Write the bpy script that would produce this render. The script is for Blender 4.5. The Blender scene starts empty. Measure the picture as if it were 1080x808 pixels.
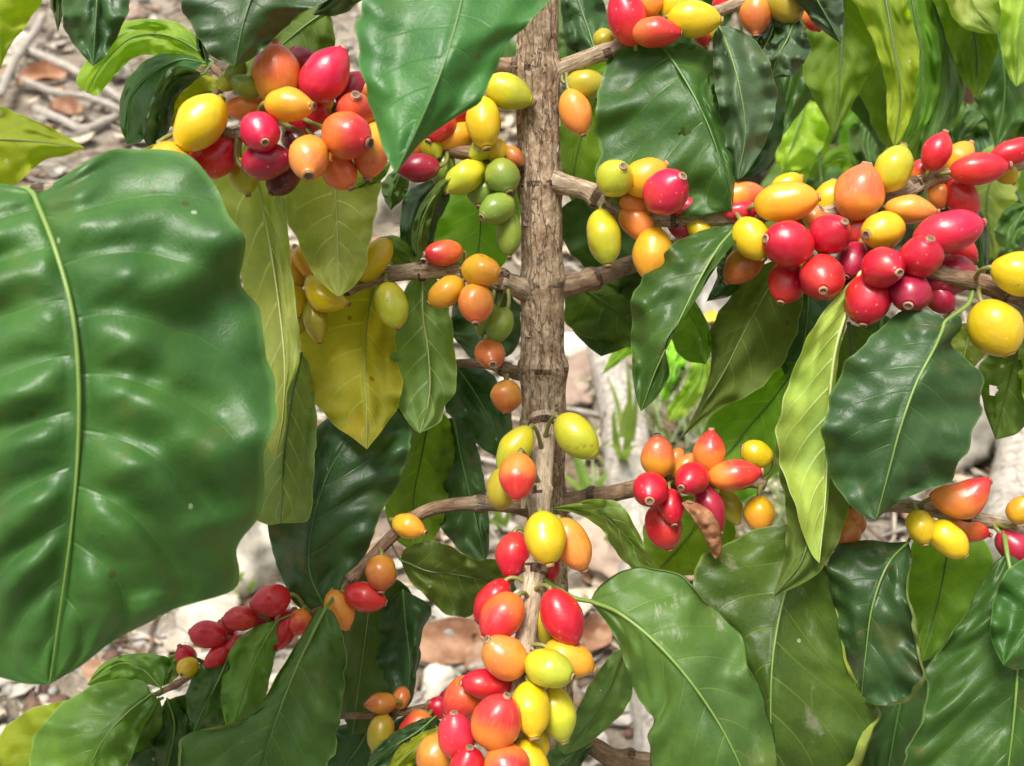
import bpy, math, random
from mathutils import Vector, Matrix, noise
random.seed(7)
SC = bpy.context.scene
COL = SC.collection
R = math.radians

# ------------------------------------------------------------------ camera, sky, sun, exposure
PITCH = R(32)
FPX = 540 / math.tan(R(26))
CAM = Vector((0, 0, 0.75))
cd = bpy.data.cameras.new('camera')
cd.lens = 18 / math.tan(R(26)); cd.sensor_width = 36; cd.clip_start = 0.01; cd.clip_end = 200
cd.dof.use_dof = True; cd.dof.focus_distance = 0.325; cd.dof.aperture_fstop = 19
cam = bpy.data.objects.new('camera', cd); COL.objects.link(cam)
cam.location = CAM; cam.rotation_euler = (R(90) - PITCH, 0, 0)
SC.camera = cam

SUN_EL = R(72)
w = bpy.data.worlds.new('World'); SC.world = w; w.use_nodes = True
nt = w.node_tree; nt.nodes.clear()
sky = nt.nodes.new('ShaderNodeTexSky'); sky.sky_type = 'NISHITA'; sky.sun_disc = False
sky.sun_elevation = SUN_EL; sky.sun_rotation = R(217); sky.dust_density = 4; sky.air_density = 1.0
hs = nt.nodes.new('ShaderNodeHueSaturation'); hs.inputs['Saturation'].default_value = 0.08
bg = nt.nodes.new('ShaderNodeBackground'); bg.inputs['Strength'].default_value = 0.10
wo = nt.nodes.new('ShaderNodeOutputWorld')
nt.links.new(sky.outputs[0], hs.inputs['Color']); nt.links.new(hs.outputs[0], bg.inputs[0]); nt.links.new(bg.outputs[0], wo.inputs[0])
sd = bpy.data.lights.new('sun', 'SUN'); sd.energy = 2.5; sd.angle = R(20); sd.color = (1, 0.95, 0.86)
sun = bpy.data.objects.new('sun', sd); COL.objects.link(sun)
sv = Vector((math.cos(SUN_EL) * -0.6, math.cos(SUN_EL) * -0.8, math.sin(SUN_EL)))   # high, a little behind the camera and from the left
sun.rotation_euler = sv.to_track_quat('Z', 'Y').to_euler()
SC.view_settings.view_transform = 'Standard'; SC.view_settings.look = 'None'
SC.view_settings.exposure = 1.03; SC.view_settings.gamma = 1
SC.render.engine = 'CYCLES'
SC.render.resolution_x = 1024; SC.render.resolution_y = 766

# ------------------------------------------------------------------ photograph coordinates -> space
RX = Vector((1, 0, 0)); UP = Vector((0, math.sin(PITCH), math.cos(PITCH))); FW = Vector((0, math.cos(PITCH), -math.sin(PITCH)))
def P(x, y, d):
    return CAM + d * ((x - 540) / FPX * RX - (y - 404) / FPX * UP + FW)
SLOPE = math.tan(R(10))
def gz(x, y):
    b = y * SLOPE
    n = noise.noise(Vector((x * 2.1, y * 2.1, 3.3))) * 0.035 + noise.noise(Vector((x * 9, y * 9, 1.3))) * 0.008
    return b + n
def G(px, py, up=0.0):
    d = ((px - 540) / FPX * RX - (py - 404) / FPX * UP + FW)
    t = CAM.z / (d.y * SLOPE - d.z)
    p = CAM + d * t
    for _ in range(6):
        t += (p.z - gz(p.x, p.y)) * 0.7 / max(0.15, (d.y * SLOPE - d.z)); p = CAM + d * t
    p.z += up
    return p
def gdepth(px, py): return (G(px, py) - CAM).dot(FW)

# ------------------------------------------------------------------ object helpers
def tag(o, label=None, cat=None, group=None, kind=None):
    for k, v in (('label', label), ('category', cat), ('group', group), ('kind', kind)):
        if v: o[k] = v
    return o
def empty(name, loc, label, cat, group=None):
    o = bpy.data.objects.new(name, None); COL.objects.link(o); o.location = loc; o.empty_display_size = 0.02
    bpy.context.view_layer.update()
    return tag(o, label, cat, group)
def mesh(name, verts, faces, mats, midx=None, smooth=True):
    me = bpy.data.meshes.new(name); me.from_pydata([tuple(v) for v in verts], [], faces)
    for m in mats: me.materials.append(m)
    if midx: me.polygons.foreach_set('material_index', midx)
    me.polygons.foreach_set('use_smooth', [smooth] * len(me.polygons))
    me.update(); return me
def set_uv(me, name, vals):
    lay = me.uv_layers.new(name=name)
    out = []
    for l in me.loops: out.extend(vals[l.vertex_index])
    lay.data.foreach_set('uv', out)
def cr(pts, n):
    """Catmull-Rom through pts, n+1 samples evenly spaced along the curve."""
    k = len(pts[0]); p = [tuple(2 * a - b for a, b in zip(pts[0], pts[1]))] + [tuple(q) for q in pts] + [tuple(2 * a - b for a, b in zip(pts[-1], pts[-2]))]
    dense = []
    for i in range(1, len(p) - 2):
        for j in range(24):
            t = j / 24; t2 = t * t; t3 = t2 * t
            dense.append(tuple(0.5 * (2 * p[i][c] + (p[i+1][c] - p[i-1][c]) * t + (2*p[i-1][c] - 5*p[i][c] + 4*p[i+1][c] - p[i+2][c]) * t2 + (3*p[i][c] - p[i-1][c] - 3*p[i+1][c] + p[i+2][c]) * t3) for c in range(k)))
    dense.append(tuple(pts[-1]))
    acc = [0.0]
    for a, b in zip(dense, dense[1:]): acc.append(acc[-1] + math.sqrt(sum((u - v) ** 2 for u, v in zip(a[:3], b[:3]))))
    out, j = [], 0
    for i in range(n + 1):
        s = acc[-1] * i / n
        while j < len(acc) - 2 and acc[j + 1] < s: j += 1
        f = (s - acc[j]) / max(1e-9, acc[j + 1] - acc[j]); f = min(1, max(0, f))
        out.append(tuple(a + (b - a) * f for a, b in zip(dense[j], dense[j + 1])))
    return out
def tube_geo(path, radii, seg, V, F, cap=True, wob=None):
    """Adds a tube to the lists V, F; returns per-vertex (u, v) list."""
    uv = []; base = len(V); n = len(path); ref = Vector((0.3, 0.2, 0.93)); ln = 0; prev = None
    for i in range(n):
        t = (path[min(n - 1, i + 1)] - path[max(0, i - 1)])
        t = t.normalized() if t.length > 1e-9 else Vector((0, 0, 1))
        if prev is None:
            a = t.cross(ref); a = a if a.length > 1e-3 else t.cross(Vector((1, 0, 0)))
        else: a = prev - t * prev.dot(t)
        a.normalize(); prev = a; b = t.cross(a)
        if i: ln += (path[i] - path[i - 1]).length
        for k in range(seg):
            th = 2 * math.pi * k / seg
            r = radii[i] * (1 + (wob(th, ln) if wob else 0))
            V.append(path[i] + a * (r * math.cos(th)) + b * (r * math.sin(th))); uv.append((k / seg, ln * 10))
    for i in range(n - 1):
        for k in range(seg):
            k2 = (k + 1) % seg
            F.append((base + i*seg + k, base + i*seg + k2, base + (i+1)*seg + k2, base + (i+1)*seg + k))
    if cap:
        F.append(tuple(base + k for k in range(seg))[::-1]); F.append(tuple(base + (n-1)*seg + k for k in range(seg)))
    return uv

# ------------------------------------------------------------------ material helpers
class NT:
    def __init__(s, name):
        s.m = bpy.data.materials.new(name); s.m.use_nodes = True; s.t = s.m.node_tree; s.t.nodes.clear()
        s.out = s.t.nodes.new('ShaderNodeOutputMaterial')
    def n(s, typ, **kw):
        nd = s.t.nodes.new('ShaderNode' + typ)
        for k, v in kw.items(): setattr(nd, k, v)
        return nd
    def l(s, a, b): s.t.links.new(a, b)
    def math(s, op, a, b=None, c=None, clamp=False):
        nd = s.n('Math', operation=op, use_clamp=clamp)
        for i, v in enumerate((a, b, c)):
            if v is None: continue
            if isinstance(v, (int, float)): nd.inputs[i].default_value = v
            else: s.l(v, nd.inputs[i])
        return nd.outputs[0]
    def mix(s, f, a, b, typ='MIX'):
        nd = s.n('MixRGB', blend_type=typ)
        for i, v in enumerate((f, a, b)):
            if isinstance(v, (int, float)): nd.inputs[i].default_value = v
            elif isinstance(v, tuple): nd.inputs[i].default_value = (*v[:3], 1)
            else: s.l(v, nd.inputs[i])
        return nd.outputs[0]
    def noise(s, vec, scale, detail=3, rough=0.5):
        nd = s.n('TexNoise'); nd.inputs['Scale'].default_value = scale; nd.inputs['Detail'].default_value = detail; nd.inputs['Roughness'].default_value = rough
        if vec is not None: s.l(vec, nd.inputs['Vector'])
        return nd.outputs['Fac']
    def ramp(s, f, stops):
        nd = s.n('ValToRGB'); e = nd.color_ramp.elements
        while len(e) < len(stops): e.new(0.5)
        for q, (p, c) in zip(e, stops):
            q.position = p; q.color = (*c, 1) if isinstance(c, tuple) else (c, c, c, 1)
        s.l(f, nd.inputs[0]); return nd.outputs[0]
    def sstep(s, v, a, b):
        nd = s.n('MapRange', interpolation_type='SMOOTHSTEP'); s.l(v, nd.inputs[0])
        nd.inputs[1].default_value = a; nd.inputs[2].default_value = b
        return nd.outputs[0]
    def bump(s, h, strength, dist):
        nd = s.n('Bump'); nd.inputs['Strength'].default_value = strength; nd.inputs['Distance'].default_value = dist
        s.l(h, nd.inputs['Height']); return nd.outputs[0]
    def pos(s):
        return s.n('NewGeometry').outputs['Position']

def simple_mat(name, c1, c2, scale=60, rough=0.7, bump=0.3, dist=0.001, spec=0.3):
    q = NT(name); co = q.pos()
    f = q.noise(co, scale, 5, 0.6)
    oi = q.n('ObjectInfo').outputs['Random']
    col = q.mix(q.sstep(f, 0.35, 0.65), c1, c2)
    hsv = q.n('HueSaturation'); q.l(col, hsv.inputs['Color']); q.l(q.math('MULTIPLY_ADD', oi, 0.5, 0.75), hsv.inputs['Value'])
    b = q.n('BsdfPrincipled'); q.l(hsv.outputs[0], b.inputs['Base Color']); b.inputs['Roughness'].default_value = rough; b.inputs['Specular IOR Level'].default_value = spec
    q.l(q.bump(q.noise(co, scale * 3, 6, 0.65), bump, dist), b.inputs['Normal']); q.l(b.outputs[0], q.out.inputs[0])
    return q.m

def leaf_mat(name, up, under, vein=(0.30, 0.38, 0.10), rough=0.34, transl=0.28, blotch=None, blotch_amt=0.0, dust=0.0, veinamt=0.6, tcol=None, vw=0.10):
    q = NT(name)
    uv = q.n('UVMap', uv_map='vein'); sp = q.n('SeparateXYZ'); q.l(uv.outputs[0], sp.inputs[0])
    ph, s = sp.outputs[0], sp.outputs[1]
    fr = q.math('FRACT', ph)
    dv = q.math('MULTIPLY', q.math('SUBTRACT', 0.5, q.math('ABSOLUTE', q.math('SUBTRACT', fr, 0.5))), 2.0)      # 0 on a vein, 1 between
    wid = q.math('MULTIPLY_ADD', s, -0.7 * vw, vw)
    line = q.math('SUBTRACT', 1.0, q.math('DIVIDE', dv, wid), clamp=True)
    line = q.math('MULTIPLY', line, q.math('SUBTRACT', 1.05, s, clamp=True))
    co = q.pos()
    geo = q.n('NewGeometry')
    vor = q.n('TexVoronoi', feature='DISTANCE_TO_EDGE'); vor.inputs['Scale'].default_value = 420; q.l(co, vor.inputs['Vector'])
    net = q.sstep(vor.outputs['Distance'], 0.0, 0.12)                   # 0 on the fine vein network
    oi = q.n('ObjectInfo').outputs['Random']
    big = q.noise(co, 38, 4, 0.55); mid = q.noise(co, 170, 4, 0.6); fine = q.noise(co, 900, 3, 0.6)
    upc = q.mix(q.sstep(big, 0.3, 0.72), tuple(c * 0.78 for c in up), tuple(min(1, c * k) for c, k in zip(up, (1.5, 1.25, 1.15))))
    unc = q.mix(q.sstep(big, 0.3, 0.72), tuple(c * 0.85 for c in under), tuple(min(1, c * k) for c, k in zip(under, (1.3, 1.15, 1.0))))
    col = q.mix(geo.outputs['Backfacing'], upc, unc)
    col = q.mix(q.math('MULTIPLY', q.sstep(mid, 0.35, 0.7), 0.25), col, q.mix(1.0, col, (1.7, 1.5, 1.2), 'MULTIPLY'))
    if blotch:
        bn = q.sstep(q.noise(co, 55, 5, 0.62), 0.575, 0.66)
        col = q.mix(q.math('MULTIPLY', bn, blotch_amt), col, blotch)
    col = q.mix(q.math('MULTIPLY', q.math('SUBTRACT', 1.0, net), 0.05), col, vein)
    col = q.mix(q.math('MULTIPLY', line, veinamt), col, vein)
    col = q.mix(q.math('MULTIPLY', q.sstep(s, 0.955, 0.995), 0.55), col, vein)  # paler leaf margin, doubling as painted light on the rim
    eb = q.sstep(q.math('ADD', s, q.math('MULTIPLY_ADD', big, 0.5, -0.36)), 1.0, 1.05)
    col = q.mix(q.math('MULTIPLY', eb, 0.65), col, (0.20, 0.13, 0.04))
    # little dark pinholes and pale flecks
    v2 = q.n('TexVoronoi'); v2.inputs['Scale'].default_value = 130; q.l(co, v2.inputs['Vector'])
    sc_ = q.n('SeparateColor'); q.l(v2.outputs['Color'], sc_.inputs[0])
    spot = q.math('MULTIPLY', q.math('LESS_THAN', v2.outputs['Distance'], 0.13), q.math('GREATER_THAN', sc_.outputs[0], 0.90))
    col = q.mix(q.math('MULTIPLY', spot, 0.6), col, (0.06, 0.035, 0.012))
    spot2 = q.math('MULTIPLY', q.math('LESS_THAN', v2.outputs['Distance'], 0.09), q.math('GREATER_THAN', sc_.outputs[1], 0.86))
    col = q.mix(q.math('MULTIPLY', spot2, 0.5), col, (0.5, 0.52, 0.42))
    if dust:
        dm = q.n('Mapping'); dm.inputs['Scale'].default_value = (160, 60, 60); dm.inputs['Rotation'].default_value = (0.5, 0.7, 0.4); q.l(co, dm.inputs['Vector'])
        dn = q.math('MULTIPLY', q.sstep(q.noise(dm.outputs[0], 1, 5, 0.7), 0.58, 0.74), q.sstep(big, 0.45, 0.65))
        col = q.mix(q.math('MULTIPLY', dn, dust), col, (0.42, 0.42, 0.33))
    hsv = q.n('HueSaturation'); q.l(col, hsv.inputs['Color'])
    q.l(q.math('MULTIPLY_ADD', oi, 0.03, 0.487), hsv.inputs['Hue']); q.l(q.math('MULTIPLY_ADD', oi, 0.3, 0.85), hsv.inputs['Value'])
    col = hsv.outputs[0]
    b = q.n('BsdfPrincipled'); q.l(col, b.inputs['Base Color'])
    rr = q.math('ADD', q.math('MULTIPLY_ADD', mid, 0.34, rough - 0.10), q.math('MULTIPLY', geo.outputs['Backfacing'], 0.2))
    q.l(rr, b.inputs['Roughness']); b.inputs['Specular IOR Level'].default_value = 0.42
    h = q.math('ADD', q.math('MULTIPLY', net, 0.08), q.math('MULTIPLY', fine, 0.35))
    h = q.math('ADD', h, q.math('MULTIPLY', line, -1.0)); h = q.math('ADD', h, q.math('MULTIPLY', mid, 0.9))
    q.l(q.bump(h, 0.34, 0.0007), b.inputs['Normal'])
    tr = q.n('BsdfTranslucent')
    tc = q.mix(1.0, col, tcol or (2.0, 2.3, 0.7), 'MULTIPLY'); q.l(tc, tr.inputs['Color'])
    ms = q.n('MixShader'); ms.inputs[0].default_value = transl
    q.l(b.outputs[0], ms.inputs[1]); q.l(tr.outputs[0], ms.inputs[2]); q.l(ms.outputs[0], q.out.inputs[0])
    return q.m

def rib_mat(name, c):
    q = NT(name); co = q.pos(); f = q.noise(co, 220, 3)
    col = q.mix(f, tuple(k * 0.7 for k in c), tuple(k * 1.2 for k in c))
    b = q.n('BsdfPrincipled'); q.l(col, b.inputs['Base Color']); b.inputs['Roughness'].default_value = 0.42
    b.inputs['Subsurface Weight'].default_value = 0.1; b.inputs['Subsurface Scale'].default_value = 0.001
    q.l(b.outputs[0], q.out.inputs[0]); return q.m

def bark_mat(name, dark, mid, pale, su=30, sv=9, bump=0.8):
    q = NT(name); uv = q.n('UVMap', uv_map='uv'); sp = q.n('SeparateXYZ'); q.l(uv.outputs[0], sp.inputs[0])
    an = q.math('MULTIPLY', sp.outputs[0], 2 * math.pi)
    cmb = q.n('CombineXYZ'); q.l(q.math('COSINE', an), cmb.inputs[0]); q.l(q.math('SINE', an), cmb.inputs[1]); q.l(q.math('MULTIPLY', sp.outputs[1], sv), cmb.inputs[2])
    v = cmb.outputs[0]; co = q.pos()
    n1 = q.noise(v, 4.5, 6, 0.65); n2 = q.noise(co, 160, 5, 0.6); n3 = q.noise(co, 40, 3)
    cmb2 = q.n('CombineXYZ'); q.l(q.math('COSINE', an), cmb2.inputs[0]); q.l(q.math('SINE', an), cmb2.inputs[1]); q.l(q.math('MULTIPLY', sp.outputs[1], 3.2), cmb2.inputs[2])
    vo = q.n('TexVoronoi', feature='DISTANCE_TO_EDGE'); vo.inputs['Scale'].default_value = 1.7; vo.inputs['Randomness'].default_value = 1.0
    wv = q.n('VectorMath', operation='ADD'); q.l(cmb2.outputs[0], wv.inputs[0])
    nn = q.n('TexNoise'); nn.inputs['Scale'].default_value = 5; q.l(cmb2.outputs[0], nn.inputs['Vector'])
    sc_ = q.n('VectorMath', operation='SCALE'); sc_.inputs['Scale'].default_value = 0.5; q.l(nn.outputs['Color'], sc_.inputs[0]); q.l(sc_.outputs[0], wv.inputs[1]); q.l(wv.outputs[0], vo.inputs['Vector'])
    crack = q.sstep(vo.outputs['Distance'], 0.0, 0.045)
    f = q.math('ADD', q.math('MULTIPLY', n1, 0.6), q.math('MULTIPLY', n2, 0.4))
    col = q.ramp(f, [(0.30, dark), (0.47, mid), (0.62, pale)])
    col = q.mix(q.math('MULTIPLY', q.math('SUBTRACT', 1, crack), 0.7), col, dark)
    col = q.mix(q.math('MULTIPLY', q.sstep(n3, 0.55, 0.7), 0.35), col, (0.26, 0.22, 0.17))
    b = q.n('BsdfPrincipled'); q.l(col, b.inputs['Base Color']); b.inputs['Roughness'].default_value = 0.8; b.inputs['Specular IOR Level'].default_value = 0.25
    h = q.math('ADD', q.math('MULTIPLY', n1, 1.0), q.math('MULTIPLY', crack, 0.6)); h = q.math('ADD', h, q.math('MULTIPLY', n2, 0.5))
    q.l(q.bump(h, bump, 0.0012), b.inputs['Normal']); q.l(b.outputs[0], q.out.inputs[0]); return q.m

def cherry_mat(name, cb, ct, flush=None, fl=0.0):
    q = NT(name); uv = q.n('UVMap', uv_map='uv'); sp = q.n('SeparateXYZ'); q.l(uv.outputs[0], sp.inputs[0])
    co = q.pos(); oi = q.n('ObjectInfo').outputs['Random']
    n1 = q.noise(co, 90, 3); n2 = q.noise(co, 650, 3, 0.6)
    f = q.math('ADD', sp.outputs[1], q.math('MULTIPLY_ADD', n1, 1.0, -0.5)); f = q.math('ADD', f, q.math('MULTIPLY_ADD', oi, 0.3, -0.15))
    col = q.mix(q.sstep(f, 0.25, 0.8), cb, ct)
    if flush: col = q.mix(q.math('MULTIPLY', q.sstep(q.noise(co, 60, 2), 0.48, 0.66), fl), col, flush)
    # small streaks that run from end to end
    an = q.math('MULTIPLY', sp.outputs[0], 2 * math.pi)
    cm = q.n('CombineXYZ'); q.l(q.math('COSINE', an), cm.inputs[0]); q.l(q.math('SINE', an), cm.inputs[1]); q.l(q.math('MULTIPLY', sp.outputs[1], 0.35), cm.inputs[2])
    st = q.noise(cm.outputs[0], 9, 4, 0.6)
    col = q.mix(q.math('MULTIPLY', q.sstep(st, 0.5, 0.75), 0.28), col, tuple(min(0.9, c * 1.25 + 0.03) for c in cb))
    vo = q.n('TexVoronoi'); vo.inputs['Scale'].default_value = 420; q.l(co, vo.inputs['Vector'])
    sc_ = q.n('SeparateColor'); q.l(vo.outputs['Color'], sc_.inputs[0])
    fleck = q.math('MULTIPLY', q.math('LESS_THAN', vo.outputs['Distance'], 0.16), q.math('GREATER_THAN', sc_.outputs[0], 0.60))
    col = q.mix(q.math('MULTIPLY', fleck, 0.16), col, (0.8, 0.62, 0.42))
    bl = q.math('MULTIPLY', q.sstep(q.noise(co, 210, 5, 0.7), 0.5, 0.8), 0.07)
    col = q.mix(bl, col, (0.62, 0.42, 0.30))
    scar = q.math('MULTIPLY', q.sstep(q.noise(co, 150, 5, 0.7), 0.655, 0.72), 0.6)
    col = q.mix(scar, col, (0.16, 0.075, 0.03))
    hsv = q.n('HueSaturation'); q.l(col, hsv.inputs['Color']); q.l(q.math('MULTIPLY_ADD', oi, 0.2, 0.9), hsv.inputs['Value'])
    b = q.n('BsdfPrincipled'); q.l(hsv.outputs[0], b.inputs['Base Color'])
    q.l(q.math('MULTIPLY_ADD', n1, 0.28, 0.19), b.inputs['Roughness'])
    b.inputs['Subsurface Weight'].default_value = 0.2; b.inputs['Subsurface Scale'].default_value = 0.0015; b.inputs['Subsurface Radius'].default_value = (1, 0.4, 0.2)
    b.inputs['Coat Weight'].default_value = 0.15; b.inputs['Coat Roughness'].default_value = 0.14
    q.l(q.bump(q.math('ADD', q.math('MULTIPLY', n2, 0.25), q.math('MULTIPLY', n1, 2.2)), 0.3, 0.0010), b.inputs['Normal']); q.l(b.outputs[0], q.out.inputs[0]); return q.m

CM = {
 'R':  cherry_mat('cherry_crimson', (0.56, 0.012, 0.022), (0.48, 0.006, 0.028), (0.62, 0.075, 0.02), 0.35),
 'P':  cherry_mat('cherry_magenta', (0.60, 0.018, 0.045), (0.54, 0.008, 0.055), (0.62, 0.08, 0.035), 0.3),
 'M':  cherry_mat('cherry_dark_crimson', (0.36, 0.014, 0.040), (0.30, 0.008, 0.036)),
 'D':  cherry_mat('cherry_maroon', (0.14, 0.010, 0.02), (0.10, 0.006, 0.018)),
 'OR': cherry_mat('cherry_orange_red', (0.74, 0.22, 0.035), (0.60, 0.030, 0.034)),
 'RR': cherry_mat('cherry_red_blush', (0.68, 0.14, 0.025), (0.56, 0.018, 0.032), (0.70, 0.20, 0.02), 0.35),
 'O':  cherry_mat('cherry_orange', (0.74, 0.30, 0.035), (0.72, 0.24, 0.05), (0.68, 0.12, 0.04), 0.5),
 'OT': cherry_mat('cherry_orange_blush', (0.76, 0.36, 0.03), (0.70, 0.14, 0.05), (0.66, 0.10, 0.05), 0.4),
 'YO': cherry_mat('cherry_amber', (0.68, 0.37, 0.012), (0.70, 0.30, 0.025), (0.72, 0.22, 0.04), 0.3),
 'Y':  cherry_mat('cherry_yellow', (0.64, 0.455, 0.007), (0.62, 0.40, 0.011), (0.60, 0.48, 0.016), 0.4),
 'YG': cherry_mat('cherry_yellow_green', (0.58, 0.50, 0.016), (0.42, 0.44, 0.030), (0.36, 0.40, 0.035), 0.5),
 'G':  cherry_mat('cherry_green', (0.24, 0.32, 0.034), (0.18, 0.27, 0.04), (0.30, 0.33, 0.04), 0.5),
 'OV': cherry_mat('cherry_olive', (0.40, 0.33, 0.02), (0.36, 0.30, 0.025), (0.52, 0.22, 0.03), 0.4),
 'B':  cherry_mat('cherry_brown_orange', (0.56, 0.24, 0.03), (0.48, 0.12, 0.03), (0.42, 0.09, 0.03), 0.5),
}
NAVEL = simple_mat('navel_brown', (0.40, 0.27, 0.17), (0.22, 0.12, 0.07), 500, 0.7)
NAVELC = simple_mat('navel_core', (0.13, 0.075, 0.045), (0.22, 0.13, 0.08), 500, 0.8)
PEDI = rib_mat('pedicel_green', (0.20, 0.20, 0.05))
BROWN = (0.17, 0.12, 0.035)
LM = {
 'big':    leaf_mat('leaf_big_green', (0.033, 0.112, 0.022), (0.10, 0.18, 0.06), (0.11, 0.22, 0.05), 0.36, 0.16, veinamt=0.3, blotch=BROWN, blotch_amt=0.15),
 'dark':   leaf_mat('leaf_dark_green', (0.024, 0.068, 0.020), (0.16, 0.24, 0.06), (0.12, 0.19, 0.06), 0.36, 0.14, veinamt=0.32, blotch=BROWN, blotch_amt=0.2, dust=0.2),
 'mid':    leaf_mat('leaf_mid_green', (0.034, 0.096, 0.016), (0.09, 0.17, 0.045), (0.15, 0.24, 0.06), 0.38, 0.24, veinamt=0.4, blotch=BROWN, blotch_amt=0.25, dust=0.25),
 'light':  leaf_mat('leaf_light_green', (0.055, 0.140, 0.028), (0.14, 0.23, 0.06), (0.20, 0.31, 0.08), 0.43, 0.24, dust=0.6, veinamt=0.45, blotch=BROWN, blotch_amt=0.2),
 'grey':   leaf_mat('leaf_grey_gloss', (0.042, 0.092, 0.044), (0.11, 0.17, 0.08), (0.17, 0.25, 0.10), 0.44, 0.14, dust=0.4, veinamt=0.35, blotch=BROWN, blotch_amt=0.2),
 'olive':  leaf_mat('leaf_olive', (0.062, 0.118, 0.014), (0.075, 0.128, 0.018), (0.22, 0.29, 0.08), 0.5, 0.32, veinamt=0.55, vw=0.14),
 'spotty': leaf_mat('leaf_spotted_olive', (0.044, 0.098, 0.013), (0.26, 0.34, 0.06), (0.22, 0.30, 0.07), 0.40, 0.24, blotch=(0.30, 0.28, 0.22), blotch_amt=0.42, dust=0.35, veinamt=0.45),
 'pale':   leaf_mat('leaf_pale_underside', (0.14, 0.23, 0.05), (0.265, 0.345, 0.095), (0.50, 0.56, 0.26), 0.45, 0.42, veinamt=0.8, vw=0.17),
 'dull':   leaf_mat('leaf_dull_underside', (0.10, 0.18, 0.04), (0.125, 0.205, 0.055), (0.36, 0.44, 0.20), 0.48, 0.34, veinamt=0.75, vw=0.16),
 'skylit':  leaf_mat('leaf_skylit_green', (0.085, 0.200, 0.030), (0.16, 0.27, 0.05), (0.24, 0.38, 0.09), 0.40, 0.30, veinamt=0.4),  # lighter green paints in open-sky light that these leaves do not receive
 'lime':   leaf_mat('leaf_yellow_green_underside', (0.18, 0.26, 0.04), (0.25, 0.34, 0.060), (0.60, 0.64, 0.28), 0.45, 0.34, veinamt=0.9, vw=0.2, blotch=(0.25, 0.33, 0.05), blotch_amt=0.4),
 'yellow': leaf_mat('leaf_yellowing', (0.28, 0.29, 0.012), (0.245, 0.265, 0.014), (0.42, 0.45, 0.10), 0.45, 0.42, blotch=(0.40, 0.31, 0.012), blotch_amt=0.5, veinamt=0.6, vw=0.15),
 'bright': leaf_mat('leaf_young_bright', (0.20, 0.40, 0.035), (0.26, 0.44, 0.06), (0.42, 0.58, 0.14), 0.4, 0.42, veinamt=0.5),
 'back':   leaf_mat('leaf_green_backlit_tint', (0.085, 0.185, 0.012), (0.105, 0.205, 0.018), (0.24, 0.38, 0.06), 0.44, 0.48, veinamt=0.4, vw=0.14),  # backlight painted into the base colour, the sun being in front
 'glow':   leaf_mat('leaf_yellow_green_backlit_tint', (0.17, 0.255, 0.014), (0.205, 0.285, 0.018), (0.32, 0.42, 0.08), 0.46, 0.48, veinamt=0.4, vw=0.14),  # yellower, brighter base colour imitates light coming through from behind
 'shade':  leaf_mat('leaf_shaded_green', (0.026, 0.072, 0.015), (0.045, 0.098, 0.018), (0.10, 0.15, 0.04), 0.42, 0.14, veinamt=0.35, vw=0.13),  # shade on the inner leaves put into a darker green
}
RIB = {'y': rib_mat('midrib_yellow_green', (0.17, 0.27, 0.055)), 'g': rib_mat('midrib_green', (0.11, 0.22, 0.05)), 'p': rib_mat('midrib_pale', (0.44, 0.48, 0.20)), 'd': rib_mat('midrib_dull', (0.075, 0.12, 0.035))}
BARK_T = bark_mat('bark_trunk', (0.10, 0.060, 0.034), (0.31, 0.21, 0.13), (0.56, 0.44, 0.31))
BARK_B = bark_mat('bark_branch', (0.11, 0.065, 0.04), (0.36, 0.26, 0.17), (0.58, 0.47, 0.34), sv=7, bump=0.6)
BARK_D = bark_mat('bark_brown_branch', (0.07, 0.036, 0.022), (0.20, 0.12, 0.07), (0.36, 0.25, 0.16), sv=6, bump=0.5)
BARK_N = bark_mat('bark_node_scars', (0.03, 0.018, 0.012), (0.10, 0.06, 0.036), (0.28, 0.19, 0.12), sv=20, bump=0.9)
BARK_P = bark_mat('bark_pale_branch', (0.20, 0.13, 0.08), (0.44, 0.34, 0.23), (0.60, 0.50, 0.37), sv=6, bump=0.5)

# ------------------------------------------------------------------ builders for the plant
def leaf_mesh(grid, mat, rib, ribpath, ribr, vein, N, M, side, seed, holes=()):
    """grid[i][j] points (i along the leaf, j across), one blade with its midrib and stalk."""
    V = [grid[i][j] for i in range(N + 1) for j in range(2 * M + 1)]
    W = 2 * M + 1
    c = grid[N // 2][M]; nrm = (grid[N // 2 + 2][M] - grid[N // 2 - 2][M]).cross(grid[N // 2][M + M // 2] - grid[N // 2][M - M // 2])
    flip = (nrm.dot(CAM - c) > 0)
    if side == 'B': flip = not flip
    F = []
    for i in range(N):
        for j in range(2 * M):
            if any((grid[i][j] - h).length < r for h, r in holes): continue
            f = (i * W + j, i * W + j + 1, (i + 1) * W + j + 1, (i + 1) * W + j)
            F.append(f[::-1] if flip else f)
    nb = len(F); uv = []
    for i in range(N + 1):
        for j in range(W):
            s = abs(j - M) / M; uv.append((vein(i / N, s, j < M), s))
    tube_geo(ribpath, ribr, 6, V, F)
    uv += [(0.5, 0)] * (len(V) - len(uv))
    me = mesh('leaf', V, F, [mat, rib], [0] * nb + [1] * (len(F) - nb))
    set_uv(me, 'vein', uv); return me

def prof(t):
    a = math.sin(math.pi * min(1, t) ** 0.86) ** 0.85 if 0 < t < 1 else 0
    return a * (1 - 0.35 * max(0, (t - 0.8) / 0.2) ** 1.2)

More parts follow.
